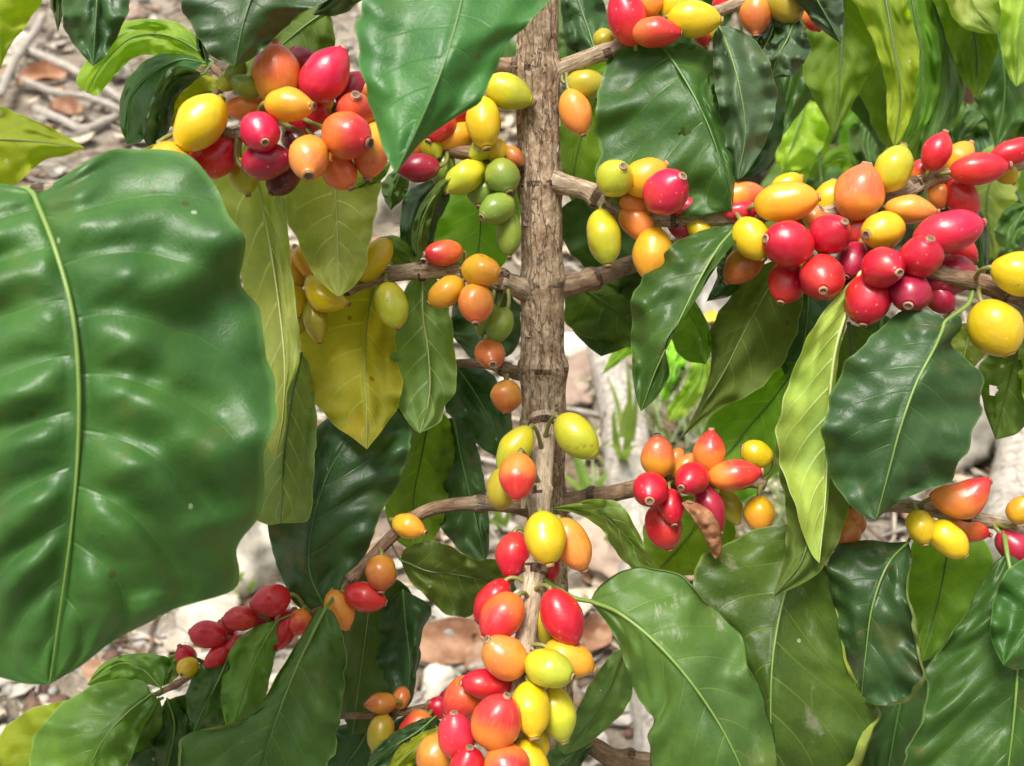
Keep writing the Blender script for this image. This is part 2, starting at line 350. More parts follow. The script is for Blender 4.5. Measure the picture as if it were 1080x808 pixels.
def leaf(parent, mat, mid, L, Rr, side='U', fold=(0.006, 0.006), wave=0.0034, nw=3.5, quilt=0.0020, veins=9, pet=None, rib='g', ribw=1.0, arch=0.0, holes=(), label=None, fine=1.0, curl=(0, 0)):
    seed = len(bpy.data.objects); rnd = random.Random(seed)
    lpx = sum(math.dist(a[:2], b[:2]) for a, b in zip(mid, mid[1:]))
    N = int(min(100 * fine, max(26, lpx / 4.0 * fine))); M = int((12 if lpx < 170 else 18) * fine)
    m = cr(mid, N)
    def edge(E, sgn):
        if isinstance(E, (int, float)):
            out = []
            for i in range(N + 1):
                a, b = m[max(0, i - 1)], m[min(N, i + 1)]
                tx, ty = b[0] - a[0], b[1] - a[1]; l = math.hypot(tx, ty) or 1
                k = E * prof(i / N) * (1 + 0.05 * math.sin(i * 0.55 + seed + sgn) + 0.03 * math.sin(i * 1.3 + seed * 2))
                out.append((m[i][0] + sgn * -ty / l * k, m[i][1] + sgn * tx / l * k, 0))
            return out
        pts = [(m[0][0], m[0][1], 0)] + [(q[0], q[1], (q[2] if len(q) > 2 else 0)) for q in E] + [(m[N][0], m[N][1], 0)]
        if math.dist(pts[0][:2], pts[1][:2]) < 1: pts.pop(0)
        if math.dist(pts[-1][:2], pts[-2][:2]) < 1: pts.pop(-2)
        return cr(pts, N)
    e = [edge(L, 1), edge(Rr, -1)]
    ph0 = [rnd.random() * 6, rnd.random() * 6]; off = [0.0, 0.35 + 0.3 * rnd.random()]
    def vein(t, s, left):
        return veins * (t - 0.24 * s ** 1.2) + off[0 if left else 1] + 5
    kd = mid[0][2] / 0.34
    flat, Q = [], []
    for i in range(N + 1):
        t = i / N; row = []; qrow = []
        ends = min(1, 5 * t) * min(1, 5 * (1 - t))
        for j in range(-M, M + 1):
            k = 0 if j < 0 else 1; s = abs(j) / M; q = e[k][i]
            rag = 1 + ends * s * s * (0.022 * math.sin(2 * math.pi * vein(t, 1, j < 0)) + 0.05 * noise.noise(Vector((t * 9, k * 5, seed))) + 0.035 * noise.noise(Vector((t * 26, k * 5, seed))))
            cu = max(0.0, curl[k] * (0.75 + 0.9 * noise.noise(Vector((t * 5, seed * 1.3, k * 4))))) * ends; u = s * (1 + cu); roll = 0.0
            if u > 1: roll = u - 1; u = 1 - 0.75 * roll                  # margin rolled up towards the viewer
            x = m[i][0] + (q[0] - m[i][0]) * u * rag; y = m[i][1] + (q[1] - m[i][1]) * u * rag
            fr = vein(t, s, j < 0) % 1.0
            fr = max(0.0, min(1.0, fr)); ex = 0.62 + 0.16 * noise.noise(Vector((t * 5, s * 3, seed)))
            pil = math.sin(math.pi * fr ** ex) ** 0.95 * (4 * s * (1 - s)) ** 0.5 if 0 < s < 1 else 0
            pil += 0.22 * noise.noise(Vector((t * 22, s * 5 + k * 7, seed))) * min(1, 4 * s) + 0.10 * noise.noise(Vector((t * 60, s * 10 + k * 7, seed)))
            amp = 0.75 + 0.5 * noise.noise(Vector((t * 7, s * 2 + k * 9, seed)))
            d = m[i][2] - 0.035 * kd * math.sqrt(roll * 0.12) * (1 if roll else 0) * 0.6 + q[2] * s * s + ends * (fold[k] * s + arch * math.sin(math.pi * s) * -1) \
                + wave * kd * ends * s * s * (math.sin(2 * math.pi * nw * t + ph0[k]) + 0.5 * math.sin(2 * math.pi * nw * 2.3 * t + ph0[1 - k])) \
                + ends * kd * 0.004 * noise.noise(Vector((t * 4, s * (1 if k else -1) * 2.2, seed * 1.7))) * (s > 0)
            row.append((x, y, d)); qrow.append(-quilt * kd * ends * pil * amp)
        flat.append(row); Q.append(qrow)
    for _ in range(3 if quilt > 0.005 else 1):                           # soften the creases
        W2 = 2 * M + 1
        Q = [[(Q[max(0, a - 1)][b] + 2 * Q[a][b] + Q[min(N, a + 1)][b]) / 4 for b in range(W2)] for a in range(N + 1)]
        Q = [[(Q[a][max(0, b - 1)] + 2 * Q[a][b] + Q[a][min(W2 - 1, b + 1)]) / 4 for b in range(W2)] for a in range(N + 1)]
    Q = [[q * (1 - math.exp(-((b - M) / M / 0.07) ** 2)) for b, q in enumerate(row)] for row in Q]     # the midrib lies in a channel
    grid = [[P(f[0], f[1], f[2] + q) for f, q in zip(fr_, qr)] for fr_, qr in zip(flat, Q)]
    mp = [P(a[0], a[1], f[M][2] - 0.0003 * kd - 0.06 * quilt) for a, f in zip(m, flat)]
    r0 = 0.00058 * ribw * kd * min(1.25, max(0.55, lpx / 230))
    rr = [r0 * (1 - 0.80 * i / N) for i in range(N + 1)]
    if pet:
        pp = [P(*a) for a in ([pet] if isinstance(pet, tuple) else pet)]
        dense = cr([tuple(a) for a in pp] + [tuple(mp[0]), tuple(mp[2])], 12)
        mp = [Vector(a) for a in dense[:-1]] + mp[3:]; rr = [r0 * (1.35 - 0.03 * i) for i in range(12)] + rr[3:]
    hl = []
    for (hx, hy, hr) in holes:
        bi = min(((abs(e2[0] - hx) + abs(e2[1] - hy), i) for i, e2 in enumerate(m)))[1]
        hl.append((P(hx, hy, m[bi][2] + 0.002), hr / FPX * m[bi][2]))
    me = leaf_mesh(grid, LM[mat], RIB[rib], mp, rr, vein, N, M, side, seed, hl)
    return link('leaf', me, parent, label)

def cherry(parent, x, y, d, Lp, Wp, ax, ay, az, colour, bend=0.0):
    rnd = random.Random(len(bpy.data.objects) * 3 + 1)
    sc = d / FPX; L = Lp * sc / 2 * 1.08; W = Wp * sc / 2 * 1.045
    dirv = (ax * RX - ay * UP - az * FW).normalized()
    up = dirv.cross(Vector((0.31, 0.5, 0.81))) if not bend else dirv.cross(FW); up.normalize(); sd2 = dirv.cross(up)
    NR, S = 18, 22
    V, F, mi, uv = [], [], [], []
    p = 2.0 + rnd.random() * 0.55; taper = 0.10 + rnd.random() * 0.22; flat = 0.9 + rnd.random() * 0.1
    seam = rnd.random() < 0.45; lx, ly = (rnd.random() - .5) * .06, (rnd.random() - .5) * .06; ph = rnd.random() * 6
    nr = max(0.11, 0.0024 / max(W, 1e-5) * 0.55) ; nr = min(0.22, nr) * (0.85 + rnd.random() * .35)
    rows = []
    for i in range(NR + 1):
        a = -math.cos(math.pi * (0.03 + 0.97 * i / NR) ) if i < NR else 0.985
        r = (1 - abs(a) ** p) ** (1 / 2.0)
        r *= (1 - taper * max(0, a) ** 1.5 - taper * 0.4 * max(0, -a) ** 2)
        if a > 0.75: r = max(r, nr * 1.15)
        rows.append((a, r, 0))
    nk = 0.04 + rnd.random() * 0.10
    rows += [(0.99 + nk * .3, nr * 1.05, 0), (0.985 + nk, nr, 1), (0.995 + nk, nr * 0.72, 1), (0.975 + nk * .8, nr * 0.5, 2), (0.965 + nk * .8, nr * 0.2, 2)]
    for (a, r, s) in rows:
        for k in range(S):
            th = 2 * math.pi * k / S
            q = 1 + 0.03 * math.sin(2 * th + ph) * (1 - abs(a)) + 0.085 * noise.noise(Vector((math.cos(th) * 1.3, math.sin(th) * 1.3, a * 1.6 + ph)))
            if seam: q -= 0.05 * (math.exp(-((math.sin(th - ph)) / 0.12) ** 2)) * max(0, 1 - a * a) ** 0.5
            rr = r * W * q if s == 0 else r * W
            b = bend * W * (a * a)
            V.append(dirv * (a * L) + up * (rr * math.cos(th) + b + lx * W * a) + sd2 * (rr * flat * math.sin(th) + ly * W * a)); uv.append((k / S, (a + 1) / 2))
    for i in range(len(rows) - 1):
        for k in range(S):
            F.append((i*S + k, i*S + (k+1) % S, (i+1)*S + (k+1) % S, (i+1)*S + k)); mi.append(max(rows[i][2], rows[i+1][2]) if i >= NR else 0)
    F.append(tuple(range(S))[::-1]); mi.append(3)
    F.append(tuple((len(rows) - 1) * S + k for k in range(S))); mi.append(2)
    nb = len(F); nv = len(V)
    b0 = dirv * (-L * 0.97) + up * (bend * W * 0.95)
    c = P(x, y, d); near = min(PATHS[parent.name], key=lambda q: (q - c - b0).length_squared) - c; gap = (near - b0).length
    st = [b0 + dirv * 0.001, b0 - dirv * 0.0008, b0 - dirv * 0.0022 + up * 0.0003]; sr = [0.0012, 0.0009, 0.0011]
    if 0.003 < gap < 0.03:                                             # a stalk that reaches the branch
        q0 = b0 - dirv * min(0.0025, gap * 0.3); st = [Vector(v) for v in cr([tuple(b0 + dirv * 0.001), tuple(b0 - dirv * 0.001), tuple(q0.lerp(near, 0.35)), tuple(near)], 8)]; sr = [0.0012, 0.0008, 0.0007, 0.0007, 0.0007, 0.0007, 0.0008, 0.0009, 0.0011]
    tube_geo(st, sr, 8, V, F)
    mi += [3] * (len(F) - nb); uv += [(0, 0)] * (len(V) - nv)
    me = mesh('cherry', V, F, [CM[colour], NAVEL, NAVELC, PEDI], mi); set_uv(me, 'uv', uv)
    o = link('cherry', me, parent)
    o.location = c - Vector(parent['_wv'])
    return o


PATHS = {}
def branch(parent, pts, r0, r1, mat, name='branch', label=None, knob=True, seg=14, res=0.0009, rough=0.10, world=None):
    """pts (px, py, depth); radii in photograph pixels at that depth; swollen rings where leaf pairs grew."""
    pw = [P(*a) for a in pts] if world is None else world
    ln = sum((a - b).length for a, b in zip(pw, pw[1:])); n = max(6, int(ln / res))
    d0 = pts[0][2] if world is None else 0.36; d1 = pts[-1][2] if world is None else 0.36
    path = [Vector(a) for a in cr([tuple(a) for a in pw], n)]
    ra, rb = r0 * d0 / FPX, r1 * d1 / FPX
    sd_ = random.random() * 50
    rad = []; dark = []
    for i in range(n + 1):
        t = i / n; r = ra + (rb - ra) * t; s = t * ln
        if knob:
            u = (s / 0.026 + sd_) % 1.0; u = min(u, 1 - u) * 0.026
            r *= 1 + 0.34 * math.exp(-(u / 0.0020) ** 2); dark.append(u < 0.0014)
            r *= 1 + 0.45 * math.exp(-s / 0.0045)
        if i == n: r *= 0.6
        rad.append(r)
    def wob(th, l):
        v = Vector((math.cos(th) * 2.2, math.sin(th) * 2.2, l * 55 + sd_)); v2 = Vector((math.cos(th) * 5, math.sin(th) * 5, l * 160 + sd_)); v3 = Vector((math.cos(th) * 1.2, math.sin(th) * 1.2, l * 28 + sd_))
        return rough * (noise.noise(v) + 0.7 * noise.noise(v2) + 0.9 * noise.noise(v3))
    V, F = [], []
    uv = tube_geo(path, rad, seg, V, F, True, wob)
    org = pw[0]; V = [v - org for v in V]
    me = mesh(name, V, F, [mat, BARK_N], [1 if knob and i < n * seg and dark[i // seg] and noise.noise(V[F[i][0]] * 260) > -0.12 else 0 for i in range(len(F))]); set_uv(me, 'uv', uv)
    o = bpy.data.objects.new(name, me); COL.objects.link(o); o.parent = parent; PATHS[o.name] = path
    pl = parent.location if parent else Vector((0, 0, 0))
    o.location = org - pl; o['_wv'] = org
    if label: o['label'] = label
    return o
def link(name, me, parent=None, label=None):          # mesh coordinates are world coordinates: re-centre on the parent's origin
    o = bpy.data.objects.new(name, me); COL.objects.link(o)
    if parent:
        o.parent = parent
        org = parent['_wv'] if '_wv' in parent else parent.location
        if name != 'cherry': me.transform(Matrix.Translation(-Vector(org)))
    if label: o['label'] = label
    return o

# ------------------------------------------------------------------ the ground
def ground():
    n1, n2 = 190, 190; V, F = [], []
    def ax(i, n, a, b, far0, far1):          # dense in the middle, stretched outside
        t = i / n
        if t < 0.12: return far0 + (a - far0) * (t / 0.12) ** 0.35
        if t > 0.88: return b + (far1 - b) * ((t - 0.88) / 0.12) ** 3
        return a + (b - a) * (t - 0.12) / 0.76
    for i in range(n1 + 1):
        for j in range(n2 + 1):
            x, y = ax(j, n2, -1.8, 1.8, -30, 30), ax(i, n1, 0.1, 3.2, -20, 60)
            V.append((x, y, gz(x, y)))
    for i in range(n1):
        for j in range(n2):
            a = i * (n2 + 1) + j; F.append((a, a + 1, a + n2 + 2, a + n2 + 1))
    q = NT('dry_soil'); co = q.pos()
    n1_, n2_, n3_ = q.noise(co, 5, 4), q.noise(co, 45, 6, 0.7), q.noise(co, 260, 4, 0.7)
    col = q.ramp(q.math('MULTIPLY_ADD', n2_, 0.7, q.math('MULTIPLY', n3_, 0.3)), [(0.34, (0.055, 0.038, 0.026)), (0.48, (0.22, 0.175, 0.125)), (0.62, (0.42, 0.355, 0.27))])
    col = q.mix(q.math('MULTIPLY', q.sstep(n1_, 0.45, 0.65), 0.6), col, (0.46, 0.41, 0.34))
    col = q.mix(q.math('MULTIPLY', q.sstep(q.noise(co, 11, 4, 0.6), 0.56, 0.68), 0.3), col, (0.30, 0.15, 0.09))
    b = q.n('BsdfPrincipled'); q.l(col, b.inputs['Base Color']); b.inputs['Roughness'].default_value = 0.95
    q.l(q.bump(q.math('ADD', n2_, q.math('MULTIPLY', n3_, 0.5)), 0.9, 0.012), b.inputs['Normal']); q.l(b.outputs[0], q.out.inputs[0])
    o = link('ground', mesh('ground', V, F, [q.m])); tag(o, 'dry pale soil strewn with leaf litter below the coffee shrub', 'ground', kind='structure')
ground()
LIT = [simple_mat('litter_straw', (0.42, 0.34, 0.24), (0.60, 0.53, 0.42), 90), simple_mat('litter_grey', (0.30, 0.27, 0.23), (0.50, 0.46, 0.41), 90),
       simple_mat('litter_rust', (0.26, 0.145, 0.085), (0.40, 0.26, 0.17), 90), simple_mat('litter_brown', (0.10, 0.06, 0.038), (0.22, 0.14, 0.09), 90)]
def litter():
    rnd = random.Random(5); V, F, mi = [], [], []
    for k in range(9000):
        y = 0.35 + 2.4 * rnd.random() ** 1.2; x = (rnd.random() - .5) * 2 * (0.35 + 0.62 * y)
        c = Vector((x, y, gz(x, y) + 0.003 + rnd.random() * 0.006)); a = rnd.random() * math.pi; u = Vector((math.cos(a), math.sin(a), (rnd.random() - .5) * .5)); v = Vector((-math.sin(a), math.cos(a), (rnd.random() - .5) * .5 + SLOPE))
        if rnd.random() < 0.62:                     # straw and twig bits: three-sided rods
            l = 0.01 + 0.05 * rnd.random() ** 2; r = 0.0008 + 0.0016 * rnd.random(); b = len(V); bend = v * (rnd.random() - .5) * l * .5
            for t in (-1, 0, 1):
                for th in (0, 2.1, 4.2):
                    V.append(c + u * (l * t) + bend * (t * t) + v * (r * math.cos(th)) + Vector((0, 0, r * math.sin(th))))
            for t in (0, 1):
                for h in range(3): F.append((b + t*3 + h, b + t*3 + (h+1) % 3, b + t*3 + 3 + (h+1) % 3, b + t*3 + 3 + h)); mi.append(0)
            m_ = rnd.choice((0, 0, 1, 1, 3)); mi[-6:] = [m_] * 6
        else:                                       # curled scraps of leaf
            l = 0.006 + 0.018 * rnd.random(); wd = l * (0.3 + 0.4 * rnd.random()); b = len(V)
            cu = rnd.random() * 0.7
            for i in range(5):
                t = i / 2 - 1; q = max(0.12, 1 - t * t)
                for s in (-1, 0, 1): V.append(c + u * (l * t) + v * (wd * q * s) + Vector((0, 0, wd * cu * (s * s) + l * 0.25 * t * t)))
            m_ = rnd.choice((0, 0, 1, 1, 2, 3, 3))
            for i in range(4):
                for s in range(2): F.append((b + i*3 + s, b + i*3 + s + 1, b + i*3 + s + 4, b + i*3 + s + 3)); mi.append(m_)
    o = link('leaf_litter', mesh('leaf_litter', V, F, LIT, mi)); tag(o, 'dry straw, twig bits and leaf scraps covering the soil', 'leaf litter', kind='stuff')
litter()
STONE = [simple_mat('stone_pale', (0.40, 0.36, 0.30), (0.62, 0.57, 0.49), 40, 0.9), simple_mat('stone_grey', (0.30, 0.28, 0.25), (0.48, 0.45, 0.41), 50, 0.9), simple_mat('stone_pink', (0.33, 0.235, 0.18), (0.46, 0.35, 0.275), 40, 0.9), simple_mat('stone_brown', (0.09, 0.05, 0.04), (0.18, 0.10, 0.075), 60, 0.9)]
def blob(r, seed, nu=18, nv=12, rough=0.3):
    V, F = [], []
    for i in range(nv + 1):
        ph = math.pi * i / nv
        for k in range(nu):
            th = 2 * math.pi * k / nu
            d = Vector((math.sin(ph) * math.cos(th), math.sin(ph) * math.sin(th), math.cos(ph)))
            q = 1 + rough * noise.noise(d * 1.6 + Vector((seed * 3.1, 0, 0))) + rough * 0.5 * noise.noise(d * 4 + Vector((0, seed * 1.7, 0)))
            V.append(Vector((d.x * r[0], d.y * r[1], d.z * r[2])) * q)
    for i in range(nv):
        for k in range(nu): F.append((i*nu + k, (i+1)*nu + k, (i+1)*nu + (k+1) % nu, i*nu + (k+1) % nu))
    return V, F
def gravel():
    rnd = random.Random(11); V, F, mi = [], [], []
    for k in range(4200):
        if rnd.random() < 0.55: y = 0.5 + 0.45 * rnd.random(); x = -0.62 + 0.62 * rnd.random()
        else: y = 0.35 + 2.2 * rnd.random(); x = (rnd.random() - .5) * 2 * (0.3 + 0.6 * y)
        r = 0.002 + 0.007 * rnd.random() ** 2.5; v, f = blob((r * (0.8 + .5 * rnd.random()), r * (0.8 + .4 * rnd.random()), r * .7), k * .37, 6, 4, 0.5)
        b = len(V); c = Vector((x, y, gz(x, y) + r * .3)); V += [c + q for q in v]; F += [tuple(b + i for i in t) for t in f]; m_ = rnd.choice((0, 0, 1, 1, 1, 3)); mi += [m_] * len(f)
    o = link('gravel', mesh('gravel', V, F, STONE, mi)); tag(o, 'small pale pebbles and grit scattered over the soil', 'gravel', kind='stuff')
gravel()
def stone(px, py, wpx, hpx, m, label, seed, flat=0.6, name='stone', cat='stone', sink=.25):
    g = G(px, py); s = (g - CAM).dot(FW) / FPX
    v, f = blob((wpx * s / 2, wpx * s * .42, hpx * s / 2 * 1.15), seed, 32, 22, 0.34)
    o = link(name, mesh(name, v, f, [STONE[m]])); o.location = g + Vector((0, 0, hpx * s * sink)); o.rotation_euler = (math.atan(SLOPE), 0, seed); tag(o, label, cat); return o
stone(268, 600, 92, 100, 0, 'large pale boulder behind the lower left red cherries', 1.3, name='boulder', cat='boulder')
stone(412, 222, 66, 96, 0, 'white stone seen between pale leaf and green cherries left of trunk', 2.2)
stone(228, 652, 70, 34, 0, 'flat cream stone touching the lower left cherry cluster', 3.1)
stone(466, 726, 46, 36, 0, 'cream stone beside the white stick under the dead leaf', 4.1)
stone(478, 664, 40, 28, 1, 'grey stone above the brown dead leaf at bottom centre', 5.1)
stone(12, 668 + 40, 60, 40, 0, 'cream stone under the tip of the big front leaf', 6.2)
stone(612, 372, 54, 26, 0, 'pale stone right of the trunk above the pink stones', 6.9)
stone(614, 396, 52, 22, 2, 'pink stone just right of the trunk', 7.1)
stone(604, 422, 50, 26, 2, 'dusky pink stone behind the yellow cherry on trunk', 8.1)
stone(655, 590, 100, 54, 2, 'broad pink stone behind the orange cherry and twisted leaf', 9.1, name='stone')
stone(655, 465, 50, 50, 3, 'dark brown clod in the hollow beside the pale log', 10.1, name='soil_clod', cat='clod')
stone(125, 80, 34, 26, 1, 'round grey stone among the crossing sticks', 11.1)
stone(20, 52, 36, 20, 0, 'cream stone at the top left among sticks', 12.4)
stone(140, 22, 30, 20, 2, 'small pinkish stone between the two hanging top leaves', 13.4)
stone(1005, 470, 80, 110, 0, 'pale grey boulder right of the notched dark leaf', 14.4, name='boulder', cat='boulder')
stone(760, 330, 50, 60, 1, 'grey stone in the gap below the right cluster', 15.2)
stone(690, 600, 40, 24, 1, 'grey stone beside the yellow fallen leaf', 16.2)
stone(300, 590, 50, 40, 1, 'grey stone right of the pale boulder', 17.2)
stone(402, 40, 50, 60, 0, 'cream stone left of the big top leaf', 18.3)
# sticks and logs
STK = bark_mat('dead_wood_pale', (0.16, 0.13, 0.10), (0.38, 0.34, 0.29), (0.56, 0.52, 0.46), sv=5, bump=0.7)
def stick(pts, w0, w1, label, name='stick', cat='stick', mat=None, up=0.01, seg=12, rough=0.14):
    pw = [G(a[0], a[1], up) for a in pts]; ds = [(p - CAM).dot(FW) for p in pw]
    n = 60; path = [Vector(a) for a in cr([tuple(p) for p in pw], n)]
    rad = [(w0 + (w1 - w0) * i / n) / 2 * (ds[0] + (ds[-1] - ds[0]) * i / n) / FPX for i in range(n + 1)]
    sd_ = random.random() * 90
    V, F = [], []; uv = tube_geo(path, rad, seg, V, F, True, lambda th, l: rough * (noise.noise(Vector((math.cos(th) * 1.3, math.sin(th) * 1.3, l * 14 + sd_))) + noise.noise(Vector((math.cos(th) * 3, math.sin(th) * 3, l * 50 + sd_)))))
    c = pw[len(pw) // 2]; me = mesh(name, [v - c for v in V], F, [mat or STK]); set_uv(me, 'uv', uv)
    o = link(name, me); o.location = c; tag(o, label, cat); return o
stick([(50, 36), (40, 55), (25, 78), (15, 98), (6, 122)], 8, 9, 'pale stick standing steepest in the top left tangle', up=0.03)
stick([(32, 66), (60, 78), (85, 90), (112, 106), (140, 126), (165, 150)], 9, 8, 'pale stick slanting right below the steep stick', up=0.02)
stick([(20, 95), (50, 108), (70, 113), (95, 117), (130, 130), (150, 140)], 8, 7, 'thin grey stick crossing between the two longer sticks', up=0.02)
stick([(40, 122), (65, 133), (90, 144), (112, 136), (130, 128), (160, 118)], 10, 8, 'crooked pale stick nearest the yellow-green leaf at left')
stick([(440, 703), (470, 713), (500, 712), (540, 702)], 10, 8, 'white stick lying under the brown dead leaf')
stick([(638, 392), (652, 440), (665, 520), (680, 610), (700, 720), (716, 850)], 36, 92, 'long pale log behind the lower right leaf', 'log', 'log', up=0.02, seg=24, rough=0.1)
stick([(1100, 410), (1082, 470), (1070, 520), (1050, 640)], 56, 70, 'pale grey log standing at the right edge by the boulder', 'log', 'log', up=0.05, seg=24, rough=0.1)
stick([(200, 690), (225, 660), (246, 640)], 12, 7, 'short pale stick on the gravel beside the flat cream stone', up=0.01)
# fallen leaves
DL = {'rust': simple_mat('dead_leaf_rust', (0.28, 0.13, 0.07), (0.44, 0.26, 0.16), 60), 'brown': simple_mat('dead_leaf_brown', (0.16, 0.065, 0.028), (0.32, 0.15, 0.075), 120, 0.55, 0.5, 0.0008), 'yel': simple_mat('dead_leaf_yellow', (0.75, 0.55, 0.05), (0.85, 0.68, 0.12), 60)}
def fallen(px, py, lpx, wpx, ang, m, label, curl=0.3):
    g = G(px, py, 0.012); s = (g - CAM).dot(FW) / FPX; l, wd = lpx * s, wpx * s; V, F = [], []
    for i in range(25):
        t = i / 24
        for j in range(-4, 5):
            q = j / 4; k = prof(t) * wd / 2 if 0 < i < 24 else 0
            V.append(Vector(((t - .5) * l, q * k, curl * wd * (q * q) * prof(t) + 0.1 * l * (t - .5) ** 2 + 0.004 * math.sin(t * 9 + q * 2))))
    for i in range(24):
        for j in range(8): a = i * 9 + j; F.append((a, a + 1, a + 10, a + 9))
    o = link('fallen_leaf', mesh('fallen_leaf', V, F, [DL[m]])); o.location = g; o.rotation_euler = (math.atan(SLOPE) + 0.35, 0, ang); tag(o, label, 'dead leaf'); return o
fallen(480, 690, 110, 50, 0.1, 'rust', 'long brown dead leaf on the ground at bottom centre')
fallen(48, 92, 56, 26, 0.7, 'rust', 'reddish dead leaf between the upper crossing sticks', 0.5)
fallen(74, 124, 52, 24, -0.5, 'rust', 'reddish dead leaf between the lower crossing sticks', 0.4)
fallen(625, 680, 50, 36, 0.9, 'rust', 'rusty dead leaf on the ground beside the yellow-green cherries', 0.4)
fallen(712, 596, 34, 26, 0.3, 'yel', 'small yellow fallen leaf beneath the red cluster right of trunk', 0.3)
fallen(748, 346, 24, 14, 0.3, 'yel', 'tiny yellow fallen leaf in the gap under the right cluster', 0.3)
fallen(700, 640, 60, 40, 0.2, 'rust', 'rust dead leaf behind the big lower leaf', 0.3)
# grass
GR = leaf_mat('grass_green', (0.14, 0.27, 0.06), (0.2, 0.32, 0.10), rough=0.5, transl=0.3); GRP = leaf_mat('grass_greyish', (0.22, 0.29, 0.15), (0.26, 0.33, 0.2), rough=0.6, transl=0.25)
def blades(name, items, mat, label, cat, group=None, kind=None):
    """items: (world base, world tip, half width, bow)."""
    V, F, uv = [], [], []
    for (a, b, hw, bow) in items:
        k = len(V); u = (b - a); sd3 = u.cross(Vector((0.2, 1, 0.3))); sd3 = sd3.normalized() if sd3.length > 1e-6 else Vector((1, 0, 0))
        for i in range(9):
            t = i / 8; c = a + u * t + bow * (4 * t * (1 - t)); wd = hw * (1 - t ** 2.2) + 0.0001
            V += [c - sd3 * wd, c + Vector((0, 0.15 * wd, 0.1 * wd)), c + sd3 * wd]; uv += [(0.5, 1), (0.5, 0), (0.5, 1)]
        for i in range(8):
            for j in range(2): F.append((k + i*3 + j, k + i*3 + j + 1, k + i*3 + j + 4, k + i*3 + j + 3))
    c = items[0][0]; me = mesh(name, [v - c for v in V], F, [mat]); set_uv(me, 'vein', uv)
    o = link(name, me); o.location = c; return tag(o, label, cat, group, kind)
def gtuft(px, py, tips, label, hw=2.2):
    hw *= 1.5
    g = G(px, py); d = (g - CAM).dot(FW)
    blades('grass_tuft', [(g, P(tx, ty, d - 0.02 - 0.03 * i), hw * d / FPX, Vector((0.004 * (-1) ** i, 0, 0.01))) for i, (tx, ty) in enumerate(tips)], GR, label, 'grass tuft')
gtuft(657, 500, [(640, 396), (664, 420), (670, 408), (648, 430), (634, 468), (676, 470), (660, 380)], 'tuft of thin upright green grass blades before the pale log', 2.6)
gtuft(622, 530, [(596, 470), (606, 480), (640, 498), (588, 500)], 'low tuft of grass between trunk and pale log', 2.4)
gtuft(530, 560, [(505, 520), (520, 525), (540, 520), (500, 545)], 'small grass tuft left of the trunk under the branch fork', 2)
gtuft(258, 632, [(245, 610), (262, 604), (270, 615), (238, 625)], 'tiny green sprout against the pale boulder', 2)
gtuft(640, 590, [(628, 570), (646, 565), (634, 560)], 'tiny grass sprout on the broad pink stone', 1.6)
def low_grass():
    rnd = random.Random(3); it = []
    for k in range(700):
        px, py = 600 + 260 * rnd.random(), 400 + 180 * rnd.random() ** 1.2
        if px < 690 and rnd.random() < 0.75: continue
        g = G(px, py); a = rnd.random() * 6.28; l = 0.015 + 0.045 * rnd.random()
        it.append((g, g + Vector((math.cos(a) * l, math.sin(a) * l * .6, l * (0.3 + .7 * rnd.random()))), 0.0012 + 0.0008 * rnd.random(), Vector((0, 0, 0.005))))
    blades('grass', it, GRP, 'thin greyish green grass growing behind the right hand leaves', 'grass', kind='stuff')
low_grass()

# ------------------------------------------------------------------ main coffee shrub
tb = G(596, 1000)
shrub = empty('coffee_shrub', tb, 'tall central coffee shrub with brown trunk and red, orange and yellow cherries', 'coffee shrub')
tw = [P(566, -40, .348), P(567, 40, .350), P(568, 120, .352), P(571, 250, .356), P(573, 400, .361), P(574, 480, .366), P(577, 560, .374), P(581, 650, .384), P(586, 760, .397), P(592, 850, .41)]
tw += [tw[-1] + Vector((0.004, 0.0, -0.08)), tw[-1] + Vector((0.006, 0.01, -0.18)), tb + Vector((0, 0, 0.05)), tb - Vector((0, 0, 0.03))]
def trunk():
    ln = sum((a - b).length for a, b in zip(tw, tw[1:])); n = 760
    path = [Vector(a) for a in cr([tuple(a) for a in tw], n)]; rad = []
    nodes = [(571, 193, .355), (572, 300, .358), (573, 388, .361), (574, 455, .365), (576, 530, .371), (567, 75, .351)]
    nw_ = [P(*q) for q in nodes]
    for p in path:
        d = (p - CAM).dot(FW); py = 404 - (p - CAM).dot(UP) / d * FPX
        rp = 22.0 + (1.5 if py > 380 else 0); rp = rp if py < 440 else max(20.0, 24.5 - (py - 440) * 0.045)
        r = rp * d / FPX if py < 840 else 0.0072 + 0.004 * min(1, (py - 840) / 900)
        for q in nw_: r *= 1 + 0.14 * math.exp(-((p - q).length / 0.0042) ** 2)
        rad.append(r)
    def wob(th, l):
        c, s_ = math.cos(th), math.sin(th)
        a = noise.noise(Vector((c * 5.5, s_ * 5.5, l * 22))); b = noise.noise(Vector((c * 11, s_ * 11, l * 60))); e = noise.noise(Vector((c * 1.6, s_ * 1.6, l * 90)))
        rid = 1 - abs(noise.noise(Vector((c * 3.3 + 7, s_ * 3.3, l * 12)))) * 2
        crk = -max(0, e - 0.25) * 0.5
        return 0.10 * a + 0.06 * b + crk * 0.5 - 0.13 * max(0, rid - 0.7) / 0.3
    V, F = [], []; uv = tube_geo(path, rad, 56, V, F, True, wob)
    dk = [any(abs((p - q).dot((path[1] - path[0]).normalized())) < 0.0011 for q in nw_) for p in path]
    me = mesh('trunk', V, F, [BARK_T, BARK_N], [1 if i < n * 56 and dk[i // 56] and noise.noise(V[F[i][0]] * 300) > 0.0 else 0 for i in range(len(F))]); set_uv(me, 'uv', uv)
    link('trunk', me, shrub)
trunk()
